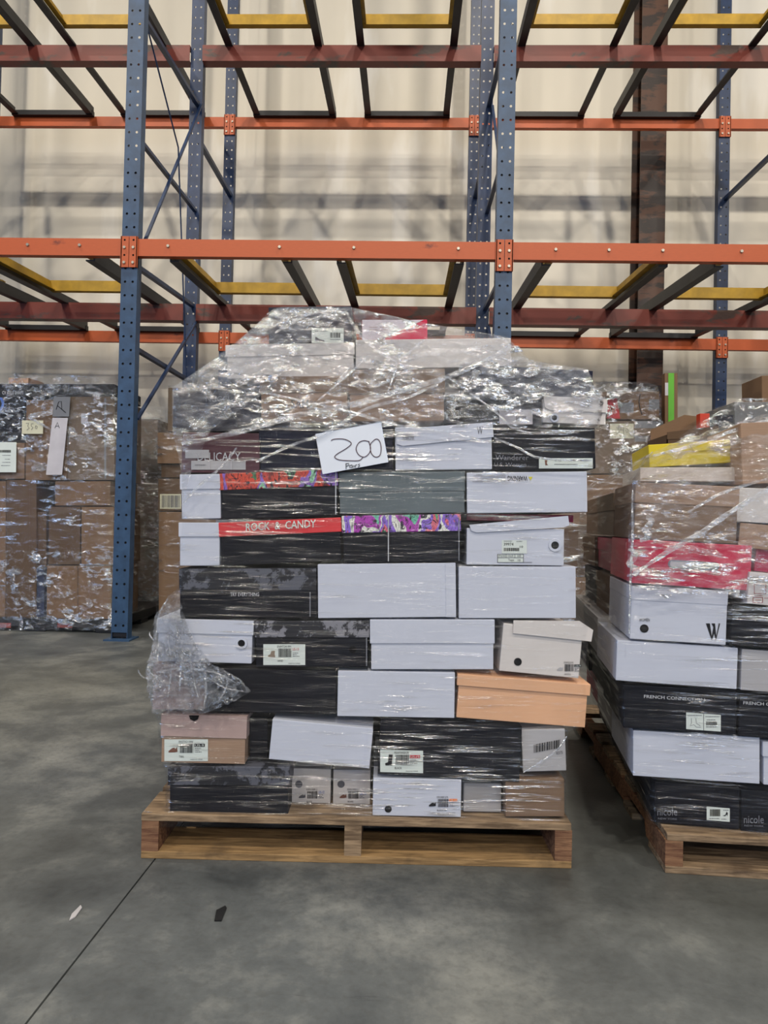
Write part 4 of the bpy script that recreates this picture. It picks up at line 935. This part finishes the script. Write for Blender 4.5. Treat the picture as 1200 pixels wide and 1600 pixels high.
# pallet behind the tall stack
CF = Frame((0, 4.86), 0); pc, zC, _, _ = far_pallet(CF, 246, 500, 975, 'dark pallet behind the tall stack, only its left end showing')
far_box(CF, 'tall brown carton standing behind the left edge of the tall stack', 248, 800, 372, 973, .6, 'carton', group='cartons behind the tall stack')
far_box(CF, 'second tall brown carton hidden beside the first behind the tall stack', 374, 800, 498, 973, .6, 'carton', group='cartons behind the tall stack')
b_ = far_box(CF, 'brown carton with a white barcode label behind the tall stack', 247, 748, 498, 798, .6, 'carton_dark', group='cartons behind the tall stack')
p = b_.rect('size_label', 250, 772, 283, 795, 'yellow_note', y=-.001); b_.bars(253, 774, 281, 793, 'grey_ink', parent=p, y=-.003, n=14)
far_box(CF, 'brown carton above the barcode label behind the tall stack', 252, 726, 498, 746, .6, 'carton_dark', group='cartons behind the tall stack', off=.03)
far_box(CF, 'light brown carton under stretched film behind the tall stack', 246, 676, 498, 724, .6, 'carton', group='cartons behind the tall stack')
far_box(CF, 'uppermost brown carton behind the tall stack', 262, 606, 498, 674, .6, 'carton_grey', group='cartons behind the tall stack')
wrap_tube(CF, [(602,262),(672,260),(680,244),(725,244),(735,250),(748,246),(960,243),(980,236),(990,236)], [(602,500),(990,500)], 602, 990, 1.0, -.02, 'stretch wrap on the pallet behind the left edge of the tall stack', ['film_far'],
    [('front_sheet', 'film_far', 602, 990)], seedz=90, rows=100, cols=60, amp=.006)
# pallets right of the tall stack
DF = Frame((0, 4.86), 0); far_pallet(DF, 860, 1030, 985, 'dark pallet under the brown cartons right of the tall stack')
GD = 'cartons between the two shoe box stacks'
for k, (ya, yb_) in enumerate(((902, 983), (822, 900), (742, 820))):
    far_box(DF, ('floor-level', 'second', 'third')[k]+' brown carton of the column between the two stacks', 862, ya, 1028, yb_, .8, ('carton', 'carton_dark', 'carton')[k], group=GD)
b_ = far_box(DF, 'brown carton with a white handwritten note between the two stacks', 868, 658, 1036, 740, .8, 'carton_grey', group=GD)
p = b_.rect('paper_note', 953, 662, 990, 685, 'yellow_note', y=-.001)
for q in ([(963,669),(967,668),(965,672),(968,675),(963,677)], [(970,668),(969,672),(974,672)], [(974,668),(974,678)], [(978,669),(982,673),(979,677),(977,672)]):
    tube('handwriting', [(b_.lp(*p_)[0], -.004, b_.lp(*p_)[1]) for p_ in q], .0014, 'grey_ink', p, 5, .3)
b_.rect('grey_tape', 992, 658, 1036, 690, 'grey_tape', y=-.0005); b_.rect('brown_band', 992, 669, 1035, 681, 'carton_grey', y=-.002)
b_ = far_box(DF, 'brown carton with red card and grey tape, topmost between the two stacks', 870, 612, 1030, 655, .8, 'carton', group=GD, off=.01)
b_.poly('red_card', [(948,654),(969,654),(964,622),(950,622)], 'red_card', y=-.001); b_.rect('grey_tape', 969, 629, 990, 645, 'grey_tape', y=-.001); b_.rect('grey_tape', 1014, 624, 1030, 640, 'grey_tape', y=-.001)
tube('handwriting', [(b_.lp(*p_)[0], -.004, b_.lp(*p_)[1]) for p_ in [(1000,616),(998,628),(1000,640),(1003,648)]], .003, 'ink', b_.root, 5, .3)
tube('handwriting', [(b_.lp(*p_)[0], -.006, b_.lp(*p_)[1]) for p_ in [(953,642),(955,636),(955,644),(956,638),(960,636),(958,643)]], .0022, 'ink', b_.root, 5, .3)
wd_, wdi = wrap_tube(DF, [(606,905),(614,866),(990,856)], [(606,1018),(614,1032),(656,1034),(660,1038),(745,1038),(990,1032)], 606, 990, 1.0, -.025, 'glittering stretch wrap over the brown cartons between the two stacks', ['film_far'],
    [('upper_sheet', 'film_far_crinkle', 606, 745), ('front_sheet', 'film_far', 745, 990)], seedz=100, rows=100, cols=60, amp=.008)
ply(DF, [(597,930),(606,880),(625,868)], [(597,1010),(606,1028),(625,1034)], 597, 625, -.035, .03, 'film_far_crinkle', wd_, wdi, 'loose_top', 60, 16, 1.5, 41)
EF = Frame((0, 4.5), 0); far_pallet(EF, 1046, 1290, 1012, 'dark pallet hidden behind the right stack of shoe boxes')
GE = 'cartons behind the right stack'
for k, (ya, yb_) in enumerate(((912, 1010), (812, 910), (696, 810))):
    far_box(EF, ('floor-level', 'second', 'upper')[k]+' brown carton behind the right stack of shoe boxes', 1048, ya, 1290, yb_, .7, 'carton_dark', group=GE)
# open carton
a_ = EF.px(1040, 694, 0); b2 = EF.px(1120, 694, 0)
t = tag(empty('open_carton', EF.mat(EF.uz(1042, 694)[0], 0, EF.uz(1042, 694)[1])), 'open dark brown carton with raised flaps behind the yellow box', 'carton', GE)
Wd = b2.x-a_.x
MB().box(0, 0, 0, Wd, .006, .06).box(0, .45, 0, Wd, .456, .12).box(0, 0, 0, .006, .45, .06).box(Wd-.006, 0, 0, Wd, .45, .10).box(0, 0, 0, Wd, .45, .006).build('body', 'carton_dark', t)
MB().prism([(0, .06), (Wd, .09), (Wd*.99, .225), (Wd*.70, .235), (0, .13)], .30, .305).build('flap', 'carton', t)
MB().prism([(0, .03), (Wd, .05), (Wd, .12), (0, .075)], -.004, 0).build('flap', 'carton_dark', t)
b_ = far_box(EF, 'small orange-red plastic tub inside the open brown carton', 1094, 646, 1109, 690, .06, 'red_plastic', off=.15, name='plastic_tub'); b_.root['category'] = 'tub'
b_ = far_box(EF, 'tall upright brown carton with a bright green tape edge', 1039, 583, 1059, 692, .06, 'carton', off=.47, name='upright_carton')
b_.rect('green_tape', 1044, 583, 1053, 692, 'green_tape', th=.003); b_.rect('white_label', 1039, 598, 1044, 618, 'strip_white', y=-.001)
b_ = far_box(EF, 'grey plastic-wrapped box on top behind the right stack', 1148, 628, 1290, 692, .5, 'grey_tape', off=.02, name='wrapped_box')
b_ = far_box(EF, 'dark grey plastic-wrapped bundle beside the open carton', 1122, 648, 1147, 692, .4, 'charcoal_board', off=.03, name='wrapped_bundle', crush=.02)
b_ = far_box(EF, 'brown carton standing highest at the right picture edge', 1191, 587, 1290, 692, .3, 'carton', off=.55)
we, wei = wrap_tube(EF, [(622,1158),(640,1128),(680,1064),(1012,1042)], [(600,1295),(1012,1295)], 622, 1012, 1.0, -.02, 'crinkled stretch wrap behind the right stack beside the open carton', ['film_far'],
    [('upper_sheet', 'film_far_crinkle', 622, 700), ('front_sheet', 'film_far', 700, 1012)], seedz=120, rows=80, cols=70, amp=.008)
# small litter on the floor
def chip(name, pts, z, mat, label, cat):
    P = [floor_px(*p) for p in pts]; mb = MB(); n = len(P)
    mb.add([(p.x, p.y, .0006) for p in P]+[(p.x, p.y, z) for p in P], [tuple(range(n, 2*n))]+[(i, (i+1) % n, (i+1) % n+n, i+n) for i in range(n)])
    tag(mb.build(name, mat), label, cat)
chip('paper_scrap', [(108,1440),(112,1430),(126,1416),(128,1420),(118,1434)], .003, 'grey_board', 'thin pale scrap lying on the floor left of the joint', 'litter')
chip('rubber_scrap', [(335,1440),(338,1424),(352,1417),(354,1420),(346,1440)], .003, 'black_plastic', 'short dark rubber scrap on the floor before the tall stack', 'litter')
